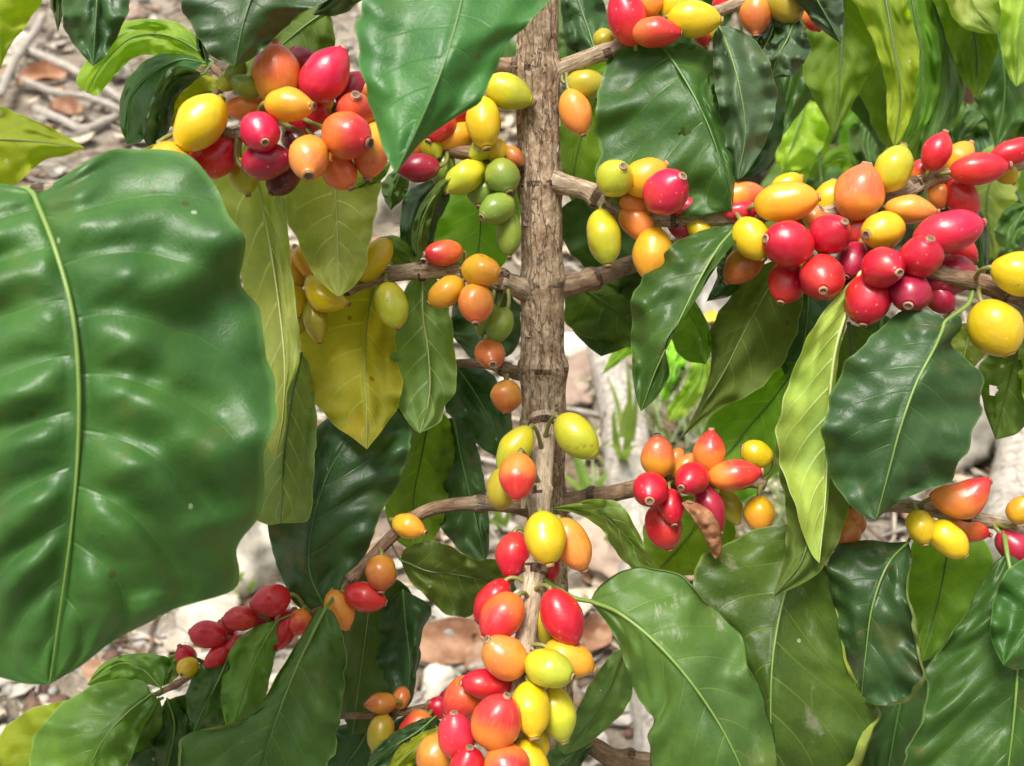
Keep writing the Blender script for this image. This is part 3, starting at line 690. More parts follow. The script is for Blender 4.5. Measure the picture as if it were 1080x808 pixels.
def flake(): 
    """loose strips of bark that lift from the trunk, one part"""
    rnd = random.Random(4); V, F, uv = [], [], []
    for k in range(70):
        py = -10 + 560 * rnd.random(); px = 570 + (rnd.random() - .5) * 40; d = 0.352 + 0.012 * max(0, py) / 500 - 0.0068 * math.sqrt(max(0.05, 1 - ((px - 570) / 24) ** 2))
        l = 6 + 16 * rnd.random(); wd = 1.2 + 2.5 * rnd.random(); b = len(V)
        for i in range(4):
            t = i / 3
            for s in (-1, 1): V.append(P(px + s * wd * (1 - .4 * t) + 1.5 * math.sin(k + t * 3), py + l * (t - .5), d - 0.0002 - 0.0012 * t * t * rnd.random())); uv.append((rnd.random(), k * .3 + t * .3))
        for i in range(3): F.append((b + 2*i, b + 2*i + 1, b + 2*i + 3, b + 2*i + 2))
    me = mesh('loose_bark', V, F, [BARK_P]); set_uv(me, 'uv', uv); link('loose_bark', me, shrub)
flake()
def C(br, d, items):
    for it in items:
        x, y, L, W, ax, ay, az, c = it[:8]; dd = it[8] if len(it) > 8 else 0; cherry(br, x, y, d + dd, L, W, ax, ay, az, c, it[9] if len(it) > 9 else 0.0)

# --- upper left branch with the big cluster
bUL = branch(shrub, [(556, 74, .352), (520, 72, .352), (480, 86, .347), (430, 102, .335), (390, 112, .322), (345, 116, .312), (290, 128, .304), (245, 142, .298), (215, 118, .300), (236, 88, .305), (222, 68, .308)], 10, 3.5, BARK_D, label='branch reaching left with the largest red and orange cluster')
C(bUL, .300, [
 (291,78,60,51,.05,-1,.3,'OT',-.002),(343,79,62,47,.6,-.8,.15,'P',-.002),(305,111,53,37,1,.15,.35,'YO',-.012),(262,114,46,32,-1,0,0,'O',.006),
 (211,130,66,51,-.55,.8,.2,'Y',-.012),(181,175,52,46,.5,.8,.2,'YO',-.012),(224,168,60,42,-.85,.45,0,'R',0,-.3),(275,139,46,42,.35,.6,.7,'P',-.012),
 (281,170,52,38,1,-.1,.25,'M',-.006),(299,186,42,34,-.5,.7,.1,'D',.006),(326,167,52,42,.1,.75,.6,'O',-.014),(357,180,42,38,.5,.7,.1,'OT',-.002),
 (366,143,53,47,.85,.35,.4,'RR',-.012),(391,158,56,40,-.1,1,.1,'OT',-.002),(375,117,44,38,.1,-.3,.6,'RR',-.004),(325,124,52,34,-.8,.6,0,'R',.006),
 (322,66,36,28,-.6,-.6,0,'M',.012),(371,94,40,32,.5,-.6,0,'M',.008),(390,96,44,30,.9,-.1,0,'O',.010),(240,86,24,20,-.5,.7,.2,'YG',0),(249,76,27,21,.5,-.6,.2,'G',-.002),
 (259,91,32,25,-.7,-.3,.5,'G',-.003),(257,186,36,32,.2,.9,0,'YG',.010),(345,106,18,15,0,-1,.2,'O',.004),(312,148,36,28,.3,.3,.4,'D',.008)])
# --- left branch above the green fruit
bL1 = branch(shrub, [(556, 186, .356), (540, 174, .352), (520, 166, .350), (490, 161, .349), (462, 156, .350), (440, 150, .353), (410, 140, .358)], 9, 6, BARK_D)
C(bL1, .346, [
 (536,97,52,37,1,.45,.1,'YG',-.004),(510,129,53,37,.15,1,.15,'Y',-.008),(441,177,43,31,-1,.12,.1,'M',-.004),(462,132,42,36,-.4,.75,.4,'RR',.0),(434,152,34,30,-.3,.8,.2,'O',.002),
 (453,152,36,29,.4,.7,.2,'YG',.002),(480,145,48,30,-.8,.4,.2,'YO',.004),(474,122,52,30,.8,-.4,0,'R',.004),(508,158,30,24,-.8,.6,.3,'YG',-.002),(522,158,26,24,.5,.7,.3,'Y',-.001),(541,165,26,20,.5,.5,.2,'B',.0),
 (490,187,48,34,-.8,.6,.2,'YG',-.002),(530,186,38,36,.3,.8,.35,'G',-.005),(510,202,34,36,-.2,.8,.3,'G',.004),(524,220,40,33,-.7,.5,.5,'G',-.006),(537,246,45,26,0,1,.1,'G',-.001),(467,178,38,28,-.2,.8,0,'G',.006),(500,120,40,30,.2,-.8,0,'YO',.008)])
# --- left branch with yellow fruit
bL2 = branch(shrub, [(560, 308, .357), (540, 300, .352), (510, 290, .348), (480, 286, .347), (440, 286, .347), (410, 290, .347), (380, 298, .348), (345, 308, .350), (312, 314, .352)], 11, 7, BARK_B, label='branch left of the trunk carrying only yellow and orange cherries')
C(bL2, .340, [
 (468,267,40,28,-.9,.1,.45,'RR',.002),(508,286,43,36,.8,.15,.5,'YO',-.006),(471,308,40,30,-.7,.5,.1,'YO',-.001),(502,320,41,38,0,.9,.4,'OT',-.006),(527,343,37,27,-.4,.9,.05,'G',.004),(513,336,34,26,-.3,.9,0,'G',.008),
 (517,373,43,31,.1,.4,.7,'B',.004),(534,418,33,33,0,1,.25,'B',.006),(413,322,47,35,.25,1,.1,'YG',-.004),(394,274,50,34,.6,-.75,.1,'Y',.000),(341,313,52,30,.9,.6,.3,'Y',-.004,.5),(333,337,46,30,.2,1,0,'OV',.002),(309,287,38,27,-.2,-.9,0,'YO',.004),(324,280,42,22,.5,.8,0,'YO',.0),(311,316,34,27,.2,.8,.1,'Y',.002),(315,335,30,26,0,1,0,'OV',.008)])
# --- stubs
bL2b = branch(shrub, [(560, 394, .361), (540, 392, .366), (515, 384, .372), (480, 383, .380)], 8, 4, BARK_D)
# --- lower left branch
bL3 = branch(shrub, [(560, 535, .370), (540, 533, .366), (510, 531, .362), (475, 533, .358), (445, 541, .355), (420, 560, .353), (395, 585, .351), (372, 609, .350), (350, 634, .350), (320, 652, .352), (290, 660, .354), (255, 676, .357), (225, 694, .360), (196, 716, .364), (164, 733, .368)], 8, 3, BARK_D, label='branch bending down left to a string of small red cherries')
C(bL3, .348, [
 (431,555,35,27,.9,.3,.3,'YO',-.004),(402,604,35,33,0,1,.2,'B',-.003),(385,630,43,31,1,.25,.1,'R',-.002),(358,643,42,29,.4,1,0,'O',0),(316,656,26,24,-.2,.8,.2,'OR',0),(300,664,42,28,-.4,.9,0,'R',.002),
 (286,633,39,35,-.9,.2,.2,'R',-.002),(254,652,35,27,-.95,.1,.2,'R',.0),(220,669,37,28,-.95,-.2,.2,'R',.002),(238,663,22,18,-.3,-.5,.3,'R',.006),(229,692,30,20,-.7,.6,.1,'R',.002),(247,680,28,20,-.8,.5,.1,'R',.004),(196,692,26,22,-.3,-.7,.3,'R',.010),(198,704,23,22,-.2,.3,.8,'Y',.006),(280,652,30,26,-.5,.6,.1,'M',.010)])
# --- lowest left branch
bL4 = branch(shrub, [(588, 760, .397), (560, 752, .39), (520, 745, .382), (480, 741, .377), (450, 746, .374), (420, 752, .372), (395, 754, .371), (345, 756, .372)], 6, 3, BARK_D)
C(bL4, .366, [(402,742,31,23,-1,.1,.1,'B',0),(423,736,22,20,.3,-.7,0,'O',.005),(401,773,38,28,-.35,1,.1,'OV',-.001),(438,767,38,29,-.7,.65,.1,'OR',.0),(455,776,24,20,.1,.9,0,'OV',.004),(464,746,26,22,-.5,-.3,.2,'R',.004),(472,738,20,20,0,-.5,0,'M',.006)])
# --- upper right branch
bR1 = branch(shrub, [(578, 80, .352), (600, 70, .348), (620, 62, .346), (650, 50, .345), (690, 36, .344), (740, 18, .342), (775, 5, .340), (830, -22, .338)], 9, 6, BARK_B)
C(bR1, .338, [
 (661,18,58,41,-.3,-.9,.1,'R',-.003),(691,34,50,34,1,.1,.15,'RR',-.006),(684,2,34,30,.2,-.9,.2,'O',.0),(713,5,42,37,.3,-.8,.2,'Y',.002),(732,20,52,36,1,.12,.15,'Y',-.006),(637,43,24,24,.2,.9,.1,'OV',.008),
 (797,15,42,34,0,1,.1,'B',.002),(828,2,48,38,.4,.8,.2,'OV',-.001),(857,20,28,22,.4,.8,.2,'OR',.008),(741,38,22,20,.2,.9,.1,'OR',.006),(752,34,20,20,.2,.9,.1,'YG',.006),(768,0,34,26,.6,-.4,.2,'R',.006),(618,89,40,31,.9,.1,.1,'OV',.008),(607,118,47,34,.3,1,.1,'O',.006)])
# --- right branch with the big right cluster
bR2 = branch(shrub, [(576, 188, .354), (595, 195, .348), (620, 202, .344), (645, 216, .342), (680, 229, .340), (720, 229, .338), (760, 229, .336), (820, 224, .334), (880, 226, .334), (935, 211, .334), (985, 188, .334), (1040, 180, .334), (1100, 168, .336)], 10.5, 7, BARK_B, label='branch reaching right through the dense red cluster')
C(bR2, .330, [
 (649,188,42,39,.2,-.3,.8,'YG',-.002),(681,187,46,42,.8,-.5,.15,'YO',.002),(703,202,51,47,.45,-.35,.75,'P',-.006),(667,213,34,22,.7,.3,0,'O',.007),(674,236,48,34,.6,.6,.1,'O',.010),(637,250,57,38,.1,1,.15,'YG',.006),(688,268,54,40,-.2,1,.1,'YO',.004),(722,219,30,22,.9,-.2,.1,'P',.006),(716,240,30,22,.5,.7,0,'M',.010),(738,243,36,26,.4,.6,.1,'Y',.008),
 (778,208,54,35,1,-.15,.05,'OT',.008),(781,223,38,21,1,0,.1,'P',.003),(829,213,62,43,1,-.1,.3,'YO',-.006),(830,196,34,26,.8,-.5,0,'Y',.008),(793,252,47,39,.4,.8,.25,'Y',-.006),(785,278,52,37,-.6,.6,.05,'B',.004),
 (831,257,53,48,-.85,-.1,.35,'R',-.014),(876,247,50,43,.2,-.3,.85,'R',-.012),(867,293,52,47,-.2,.5,.75,'R',-.013),(830,298,46,40,-.3,.7,.3,'R',-.002),(874,210,38,32,.2,-.8,.1,'Y',.008),(906,203,56,49,.2,-1,.2,'OT',-.004),(855,233,32,28,.3,-.5,.5,'O',.004),(904,243,38,36,.4,-.3,.4,'R',.002),(931,243,46,41,-.75,.2,.4,'Y',-.014)
 ,(942,178,47,38,.4,-.9,.1,'YG',-.004),(988,160,39,30,.35,-.9,.15,'R',-.003),(1010,168,40,32,.6,-.7,.05,'YO',.006),(1032,178,55,34,1,-.1,.15,'R',-.006),(1070,160,48,30,1,-.3,.1,'R',-.004),(1060,180,30,24,.5,.7,0,'Y',.006),(960,221,49,31,1,.12,.2,'O',-.004),(1014,209,46,33,.5,.85,.1,'R',.004),(970,181,26,22,.2,-.6,.3,'OR',.006),(990,205,28,24,.2,.8,.1,'O',.006),(836,272,40,30,.3,.7,0,'Y',.004)])
bR2c = branch(shrub, [(580, 304, .360), (600, 301, .360), (630, 292, .366), (665, 279, .376), (700, 266, .388), (760, 240, .41)], 11, 8, BARK_D)
# --- right branch in the middle
bR4 = branch(shrub, [(584, 534, .371), (605, 529, .367), (640, 522, .360), (690, 511, .352), (740, 508, .347), (790, 507, .344), (808, 512, .343)], 10, 7, BARK_D, label='short branch right of the trunk ending in a broken scaly stub')
C(bR4, .338, [
 (694,482,44,35,-.1,-.95,.2,'OT',-.002),(748,477,43,33,.05,-1,.1,'OR',-.004),(774,501,52,35,1,-.12,.15,'OR',-.008),(686,517,41,37,-.15,.35,.85,'R',-.010),(730,505,42,33,-.55,.3,.7,'R',-.012),(708,534,36,27,.1,.95,.4,'R',-.006),(700,555,46,37,.25,1,.1,'R',.000),(749,535,50,30,.35,.9,.15,'M',-.006),(723,491,36,22,.6,-.5,.1,'O',.003),(711,486,28,20,.4,-.7,.1,'O',.006),(798,479,33,28,-.7,-.3,.1,'Y',.002),(801,542,36,32,0,1,.1,'YO',.0),(770,534,36,26,.45,1,.05,'OV',.006)])
# --- front branch that comes down towards the viewer
bF = branch(shrub, [(573, 442, .357), (573, 470, .349), (571, 510, .340), (569, 550, .333), (564, 600, .325), (558, 640, .320), (553, 680, .316), (548, 730, .312), (542, 790, .308), (536, 850, .305)], 11, 11, BARK_P, label='pale branch in front of the trunk hung with yellow, orange and red cherries')
C(bF, .322, [
 (608,460,53,38,.7,.7,.15,'YG',.016),(543,473,52,33,-.6,.8,.1,'YG',.012),(546,502,47,39,-.1,1,.2,'OR',-.002),(530,515,42,35,-.1,1,0,'OV',.008),(541,586,47,36,-.1,1,.15,'R',.004),(575,567,53,42,.15,.9,.35,'Y',-.010),(603,574,55,37,.45,.9,.1,'O',-.002),(580,598,28,21,.2,.9,.1,'R',.004),
 (519,634,50,36,-.6,.85,0,'R',.0),(529,650,52,44,-.6,.7,.25,'RR',-.010),(593,651,60,45,.4,.9,.15,'R',-.010),(578,659,50,36,.2,.95,0,'OV',.0),(532,693,52,46,-.6,-.7,.35,'O',-.016),(514,721,52,33,-.95,-.1,.2,'R',-.010),(491,736,50,45,-.6,.6,.1,'RR',-.002),(600,694,52,41,.85,.4,.05,'YO',-.010),(579,705,51,41,.85,.2,.45,'YG',-.020),(560,748,54,41,.1,.9,.4,'Y',-.020),(588,753,54,40,.25,.95,.1,'YG',-.012),(524,761,60,52,.3,-.85,.3,'OR',-.024),(481,776,51,41,-.05,-.95,.25,'P',-.020),(534,807,48,46,.1,.3,.9,'OR',-.026),(493,808,44,38,.1,-.8,.3,'R',-.024),(563,784,38,32,.2,.8,.1,'Y',-.012),(560,806,52,38,.5,.8,.1,'Y',-.020),(459,798,46,42,-.4,.8,.1,'B',-.012),(497,752,34,26,.3,.7,0,'Y',.002)])
# --- dead side twig at the bottom
bR6 = branch(shrub, [(590, 765, .398), (606, 780, .394), (625, 786, .390), (645, 797, .386), (690, 806, .384)], 9, 10, BARK_D, rough=0.28)
# --- branch above the frame: the blurred leaf hangs from it
bT = branch(shrub, [(566, -30, .348), (548, -70, .32), (525, -95, .285), (505, -100, .262)], 9, 5, BARK_D)

# leaves of the main shrub
X = leaf
X(bT, 'big', [(500, -70, .262), (487, 0, .252), (470, 62, .246), (446, 122, .244), (417, 184, .246)], [(440, -60), (392, -20), (377, 20), (379, 60), (386, 95), (398, 138), (408, 165)], [(590, -50), (580, 0), (556, 25), (536, 45), (522, 75), (508, 105), (478, 126), (447, 148), (428, 170)], fold=(.006, .010), wave=.002, quilt=.0007, veins=8, pet=(505, -100, .262), ribw=.8, label='big blurred green leaf hanging in front from above the frame')
# upper left cluster leaves
X(bUL, 'mid', [(214, 66, .308), (190, 63, .306), (160, 78, .307), (138, 105, .309), (134, 152, .312)], [(200, 58), (165, 58), (140, 76), (128, 100), (126, 130)], [(205, 75), (182, 85), (170, 110), (165, 135), (148, 150)], fold=(.008, -.006), pet=(222, 68, .308), veins=7)
X(bUL, 'grey', [(215, 78, .302), (190, 78, .302), (172, 100, .300), (165, 130, .302), (160, 158, .306)], [(195, 70), (176, 74), (162, 100), (150, 140)], [(200, 90), (186, 105), (182, 125), (172, 150)], fold=(-.008, .005), pet=(222, 68, .308), label='curled young leaf left of the big cluster', veins=6)
X(bUL, 'bright', [(225, 66, .312), (195, 45, .314), (165, 36, .316), (135, 42, .318), (105, 72, .322), (92, 98, .326)], [(195, 28), (150, 20), (112, 32), (92, 62), (80, 86)], [(210, 70), (172, 60), (144, 60), (122, 78), (104, 100)], fold=(.004, .004), pet=(222, 68, .308), veins=7, label='bright young leaf arching over the upper left cluster')
X(bUL, 'yellow', [(236, 95, .309), (215, 98, .312), (195, 112, .314), (178, 134, .316)], 26, 26, pet=(236, 88, .305), veins=6, label='small yellow leaf behind the large yellow cherry')
X(bUL, 'yellow', [(200, 152, .297), (188, 152, .294), (168, 155, .292), (146, 160, .291)], 5, 6, rib='y')
X(bUL, 'olive', [(346, 10, .325), (318, 30, .324), (290, 55, .325), (258, 92, .327)], [(335, -2), (300, 10), (268, 40), (252, 70)], [(352, 30), (352, 60), (330, 85), (290, 95)], side='B', veins=8)
X(bUL, 'pale', [(262, 150, .312), (274, 200, .318), (284, 255, .322), (294, 320, .324), (300, 385, .322), (298, 440, .318), (289, 488, .314)], [(228, 175), (215, 195), (240, 240), (255, 300), (262, 360), (272, 420), (280, 460)], [(290, 175), (302, 215), (306, 270), (313, 330), (316, 380), (303, 415), (302, 450), (294, 478)], side='B', fold=(.006, -.002), wave=.003, quilt=-.0006, veins=8, rib='p', ribw=.7, label='long pale leaf underside hanging beside the big front leaf')
X(bUL, 'pale', [(353, 160, .312), (354, 205, .316), (356, 255, .318), (357, 313, .318)], [(320, 172), (297, 196), (298, 222), (312, 250), (327, 283), (345, 304)], [(385, 170), (401, 188), (398, 218), (390, 255), (385, 285), (372, 303)], side='B', fold=(.005, .004), wave=.003, quilt=-.0006, veins=7, rib='p', ribw=.7, label='pale leaf underside hanging straight below the upper left cluster')
X(bUL, 'back', [(412, 170, .320), (400, 183, .318), (385, 192, .317), (372, 200, .318)], 7, 7, side='B', veins=4, label='thin bright leaf tip beside the big blurred leaf')
# left of trunk
X(bL2, 'yellow', [(398, 290, .350), (388, 335, .350), (385, 390, .346), (387, 435, .340), (387, 474, .334)], [(350, 292), (322, 310), (312, 345), (322, 390), (333, 425), (352, 448), (372, 462)], [(420, 300), (424, 320), (417, 360), (424, 405), (418, 432), (402, 455)], side='B', fold=(.004, .004), quilt=-.0006, veins=7, rib='y', ribw=.7, label='yellowing leaf with small dark specks hanging from left branch')
X(bL2, 'dull', [(446, 286, .348), (446, 330, .350), (452, 375, .350), (453, 415, .348), (443, 457, .345)], [(430, 300), (416, 335), (410, 368), (412, 410), (424, 436), (436, 452)], [(462, 296), (474, 325), (480, 370), (481, 408), (470, 428), (464, 445)], side='B', quilt=-.0006, veins=6, rib='p', ribw=.7, label='grey-green leaf underside hanging below the left branch')
X(bL2, 'dull', [(318, 372, .346), (308, 420, .338), (300, 480, .334), (296, 552, .330)], [(290, 390), (272, 440), (264, 500), (264, 540), (280, 553)], [(328, 390), (334, 440), (331, 500), (327, 545), (315, 551)], side='B', fold=(.004, .004), wave=.0015, quilt=-.0004, veins=7, rib='d', label='broad olive leaf underside with blunt end beside the big front leaf')
X(bL3, 'dark', [(342, 640, .349), (326, 600, .346), (330, 550, .345), (346, 500, .346), (372, 455, .350), (385, 432, .353)], [(322, 644), (305, 628), (290, 590), (283, 550), (300, 510), (322, 468), (345, 440)], [(362, 622), (384, 590), (400, 548), (424, 500), (434, 462), (430, 436), (408, 425)], side='U', fold=(.008, .006), quilt=.0022, veins=6, ribw=.6, label='dark glossy leaf rising from the lower left branch')
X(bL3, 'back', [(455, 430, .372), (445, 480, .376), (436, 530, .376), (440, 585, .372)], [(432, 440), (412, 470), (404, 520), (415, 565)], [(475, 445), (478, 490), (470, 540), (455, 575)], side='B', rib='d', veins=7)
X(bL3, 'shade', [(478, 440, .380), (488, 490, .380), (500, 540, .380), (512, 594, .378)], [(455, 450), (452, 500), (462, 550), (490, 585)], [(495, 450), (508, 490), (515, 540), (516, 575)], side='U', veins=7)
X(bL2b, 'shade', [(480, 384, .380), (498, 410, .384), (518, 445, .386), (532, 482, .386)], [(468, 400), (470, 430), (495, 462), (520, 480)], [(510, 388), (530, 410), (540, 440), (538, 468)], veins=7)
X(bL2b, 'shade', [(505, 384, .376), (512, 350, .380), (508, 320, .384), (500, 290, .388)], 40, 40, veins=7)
X(bL3, 'olive', [(422, 590, .352), (450, 602, .348), (480, 606, .348), (510, 612, .352), (545, 622, .358)], [(428, 578), (455, 570), (482, 580), (500, 590), (530, 592)], [(432, 612), (452, 632), (470, 648), (490, 650), (520, 640)], fold=(-.006, .008), wave=.004, quilt=.0012, veins=7, pet=(412, 572, .352), rib='d', label='crumpled dark leaf crossing behind the front branch')
X(bL3, 'shade', [(392, 600, .365), (388, 650, .372), (380, 710, .376), (372, 775, .376)], [(368, 620), (355, 680), (356, 740)], [(430, 620), (442, 670), (438, 720), (410, 765)], side='B', rib='p', ribw=.4, veins=7, quilt=-.001)
X(bL3, 'dark', [(425, 622, .366), (428, 660, .370), (432, 700, .372), (428, 748, .372)], [(405, 640), (396, 690), (408, 735)], [(455, 640), (446, 665), (440, 700), (436, 735)], veins=7)
X(bL1, 'olive', [(497, 172, .342), (470, 193, .340), (450, 220, .339), (441, 250, .340), (442, 276, .342)], [(480, 178), (455, 200), (440, 225), (434, 255)], [(488, 184), (466, 204), (456, 228), (450, 258)], side='B', fold=(.004, .004), rib='y', ribw=.8, veins=5, label='narrow folded leaf edge-on below the green cherries')
X(bL1, 'dark', [(470, 190, .352), (448, 210, .352), (435, 240, .354), (436, 280, .358)], [(452, 190), (428, 205), (422, 235), (424, 265)], [(474, 210), (462, 235), (455, 260)], veins=6)
X(bL1, 'back', [(500, 165, .374), (506, 205, .378), (506, 250, .380), (498, 300, .378)], [(470, 180), (452, 215), (455, 255), (475, 285)], [(535, 180), (548, 215), (545, 255), (525, 285)], side='B', rib='d', veins=7, label='green leaf with brown blotch behind the green cherries')
X(bL2, 'back', [(442, 284, .354), (425, 268, .356), (402, 264, .358), (380, 272, .360)], 16, 16, side='B', veins=5)
X(bL1, 'mid', [(425, 178, .362), (416, 200, .364), (412, 222, .366)], 14, 14, side='B', veins=5)
# right of trunk
X(bR1, 'mid', [(690, 42, .342), (708, 62, .336), (727, 92, .331), (748, 135, .328), (768, 195, .328), (772, 222, .330)], [(672, 44), (645, 58), (633, 85), (627, 118), (633, 150), (630, 185), (655, 215), (710, 230)], [(716, 44), (745, 52), (754, 68), (746, 84), (752, 108), (764, 140), (775, 180)], fold=(.010, .010), quilt=.0016, veins=8, pet=(678, 38, .343), label='large glossy leaf hanging right of trunk, insect-chewed near its middle', fine=1.5, holes=((720, 138, 6), (727, 124, 5)))
X(bR1, 'grey', [(758, 27, .337), (768, 50, .332), (780, 92, .329), (786, 140, .330), (778, 190, .333)], [(752, 40), (753, 75), (757, 110), (764, 150), (772, 180)], [(785, 34), (808, 58), (819, 95), (815, 130), (802, 160), (786, 184)], fold=(.007, .005), quilt=.0012, veins=7, rib='y', pet=(757, 22, .340), ribw=.8, label='grey-green glossy oval leaf hanging from the upper right branch')
X(bR1, 'grey', [(839, 18, .338), (831, 40, .334), (820, 60, .334), (814, 82, .338)], [(822, 26), (814, 42), (800, 58), (806, 74)], [(848, 30), (855, 52), (848, 66), (836, 80)], fold=(.006, -.003), wave=.004, veins=5, rib='y', label='small crinkled grey-green leaf at the top right')
X(bR1, 'dark', [(815, 10, .342), (815, 30, .342), (806, 50, .344), (795, 62, .346)], 13, 14, veins=5, rib='y', pet=(806, -8, .339))
X(bR1, 'grey', [(848, -30, .328), (862, 0, .326), (876, 25, .327), (887, 46, .330)], [(820, -20), (842, 4), (862, 28)], [(880, -20), (890, 10), (890, 32)], veins=5, label='bluish leaf tip entering from the top edge')
X(bR1, 'shade', [(770, 60, .352), (790, 105, .360), (798, 150, .364), (770, 192, .366)], [(752, 85), (755, 140), (760, 180)], [(820, 80), (828, 125), (810, 175)], veins=7)
X(bR1, 'shade', [(630, 62, .360), (622, 35, .364), (612, 5, .368), (600, -40, .372)], [(600, 50), (592, 10), (590, -30)], [(645, 50), (640, 15), (625, -30)], veins=7)
X(bR1, 'mid', [(610, 62, .372), (600, 30, .376), (596, -20, .380)], 26, 26, side='B', veins=6)
X(bR1, 'back', [(640, 80, .374), (622, 120, .380), (608, 165, .382), (604, 215, .380)], [(600, 90), (586, 130), (588, 180)], [(660, 110), (655, 160), (635, 205)], side='B', rib='d', veins=7)
X(bR2, 'shade', [(612, 205, .366), (632, 235, .376), (655, 262, .38), (690, 300, .38)], [(590, 225), (600, 265), (645, 300)], [(650, 205), (690, 230), (705, 270)], side='B', rib='d', veins=7, label='shaded leaf behind the yellow cherry right of the trunk')
X(bR2c, 'shade', [(668, 285, .384), (650, 320, .388), (640, 345, .39), (634, 376, .388)], [(625, 296), (598, 312), (600, 340), (616, 362)], [(690, 300), (690, 335), (670, 362)], side='B', rib='d', veins=6)
X(bR2c, 'olive', [(610, 300, .376), (640, 322, .381), (670, 342, .384), (700, 356, .386)], [(596, 312), (600, 345), (640, 362), (675, 366)], [(640, 296), (680, 305), (700, 330)], side='B', rib='d', veins=6)
X(bR2, 'mid', [(779, 237, .328), (757, 262, .324), (735, 300, .321), (711, 350, .320), (692, 390, .322), (676, 434, .326)], [(762, 238), (722, 250), (692, 276), (668, 310), (666, 350), (667, 395), (671, 420)], [(778, 250), (764, 270), (750, 290), (737, 312), (721, 335), (702, 362), (706, 395), (692, 420)], fold=(.009, -.006), quilt=.0014, veins=7, rib='y', pet=[(784, 229, .332), (782, 232, .330)], curl=(0, .14), fine=1.4, label='dark leaf with a curled pale margin below the right branch')
X(bR2, 'dark', [(770, 245, .338), (775, 275, .342), (768, 300, .346), (745, 318, .350)], 18, 14, veins=5)
X(bR2, 'back', [(720, 300, .340), (724, 325, .344), (738, 350, .346), (744, 384, .344)], [(704, 325), (706, 352), (720, 378)], [(735, 320), (748, 345), (750, 370)], side='B', veins=5)
X(bR2, 'olive', [(830, 270, .338), (810, 305, .344), (785, 350, .346), (758, 402, .344), (718, 462, .338)], [(795, 285), (765, 320), (748, 352), (750, 385), (738, 425)], [(846, 300), (842, 345), (828, 378), (798, 412), (762, 430)], side='B', wave=.0025, quilt=-.0008, veins=8, rib='y', ribw=.6, label='long olive leaf underside tapering down towards the middle cluster')
X(bR2, 'back', [(845, 380, .360), (812, 425, .364), (775, 468, .366), (728, 528, .364)], [(800, 388), (760, 425), (736, 465), (722, 505)], [(850, 430), (836, 475), (800, 520), (760, 535)], side='B', rib='d', ribw=.6, veins=7)
X(bR2, 'dark', [(842, 262, .350), (852, 310, .356), (848, 360, .360), (835, 410, .362)], [(815, 275), (812, 320), (822, 380)], [(880, 290), (885, 340), (866, 390)], side='U', veins=7)
X(bR2, 'dark', [(1000, 195, .340), (1022, 225, .342), (1034, 258, .344), (1034, 300, .348)], [(982, 215), (980, 255), (995, 290)], [(1025, 205), (1042, 240), (1043, 275)], veins=6, rib='y', pet=(997, 190, .336))
X(bR2, 'lime', [(907, 288, .320), (893, 328, .317), (881, 370, .316), (875, 420, .316), (873, 470, .315), (870, 530, .313), (864, 594, .311)], [(892, 302), (862, 338), (843, 375), (828, 415), (819, 455), (823, 488), (836, 525), (846, 560), (856, 584)], 5, side='B', fold=(-.005, .006), wave=.003, quilt=-.0012, veins=10, rib='p', ribw=.9, pet=(918, 272, .322), label='long yellow-green leaf underside hanging below the red cluster')
X(bR2, 'olive', [(895, 340, .326), (900, 400, .334), (902, 470, .338), (896, 540, .340), (880, 590, .340)], [(882, 380), (874, 450), (876, 530)], [(925, 360), (930, 430), (915, 520)], side='B', rib='d', veins=7)
X(bR2, 'olive', [(838, 425, .326), (850, 480, .320), (855, 540, .316), (846, 590, .311), (815, 630, .302)], [(822, 440), (818, 480), (828, 530), (828, 580)], [(872, 450), (895, 510), (888, 560), (862, 605)], side='B', wave=.003, quilt=-.0008, veins=7, rib='d', label='olive leaf underside with twisted tip beside the yellow-green leaf')
X(bR2, 'shade', [(930, 330, .350), (925, 400, .358), (915, 470, .362), (900, 560, .364)], 60, 60, side='U', veins=8)
# middle right branch
X(bR4, 'back', [(745, 520, .348), (735, 550, .352), (715, 580, .354), (692, 604, .354)], [(695, 530), (678, 560), (682, 590)], [(775, 545), (768, 580), (735, 606)], side='B', rib='d', veins=6)
X(bF, 'pale', [(578, 537, .338), (612, 536, .330), (640, 545, .326), (662, 568, .326), (690, 600, .330)], [(600, 532), (632, 526), (655, 532), (668, 552), (682, 580)], [(605, 541), (632, 556), (648, 580), (668, 600)], fold=(-.004, .008), quilt=.0008, veins=6, rib='y', ribw=.9, label='small twisted leaf springing from the front branch')
X(bF, 'light', [(622, 634, .312), (655, 648, .304), (700, 686, .298), (742, 738, .295), (775, 795, .294), (800, 860, .296)], [(634, 616), (660, 600), (695, 598), (728, 615), (752, 638), (778, 664), (790, 700), (803, 730), (816, 775), (822, 840)], [(640, 658), (655, 688), (665, 722), (681, 748), (690, 760), (682, 785), (700, 835), (740, 870)], fold=(.010, .008), quilt=.0014, veins=8, rib='y', pet=[(575, 612, .322), (590, 622, .318), (606, 631, .315)], curl=(.05, .05), fine=1.4, label='large light green leaf at bottom centre right with whitish dust')
X(bF, 'mid', [(658, 685, .345), (648, 715, .350), (630, 750, .354), (595, 796, .356)], [(645, 690), (622, 722), (602, 762), (588, 785)], [(668, 700), (664, 740), (636, 772), (612, 790)], side='B', fold=(.004, .004), veins=7, rib='d', label='dark lower leaf behind the yellow-green cherry')
X(bR6, 'mid', [(625, 786, .388), (605, 795, .385), (585, 812, .383), (560, 840, .383)], 18, 18, veins=5)
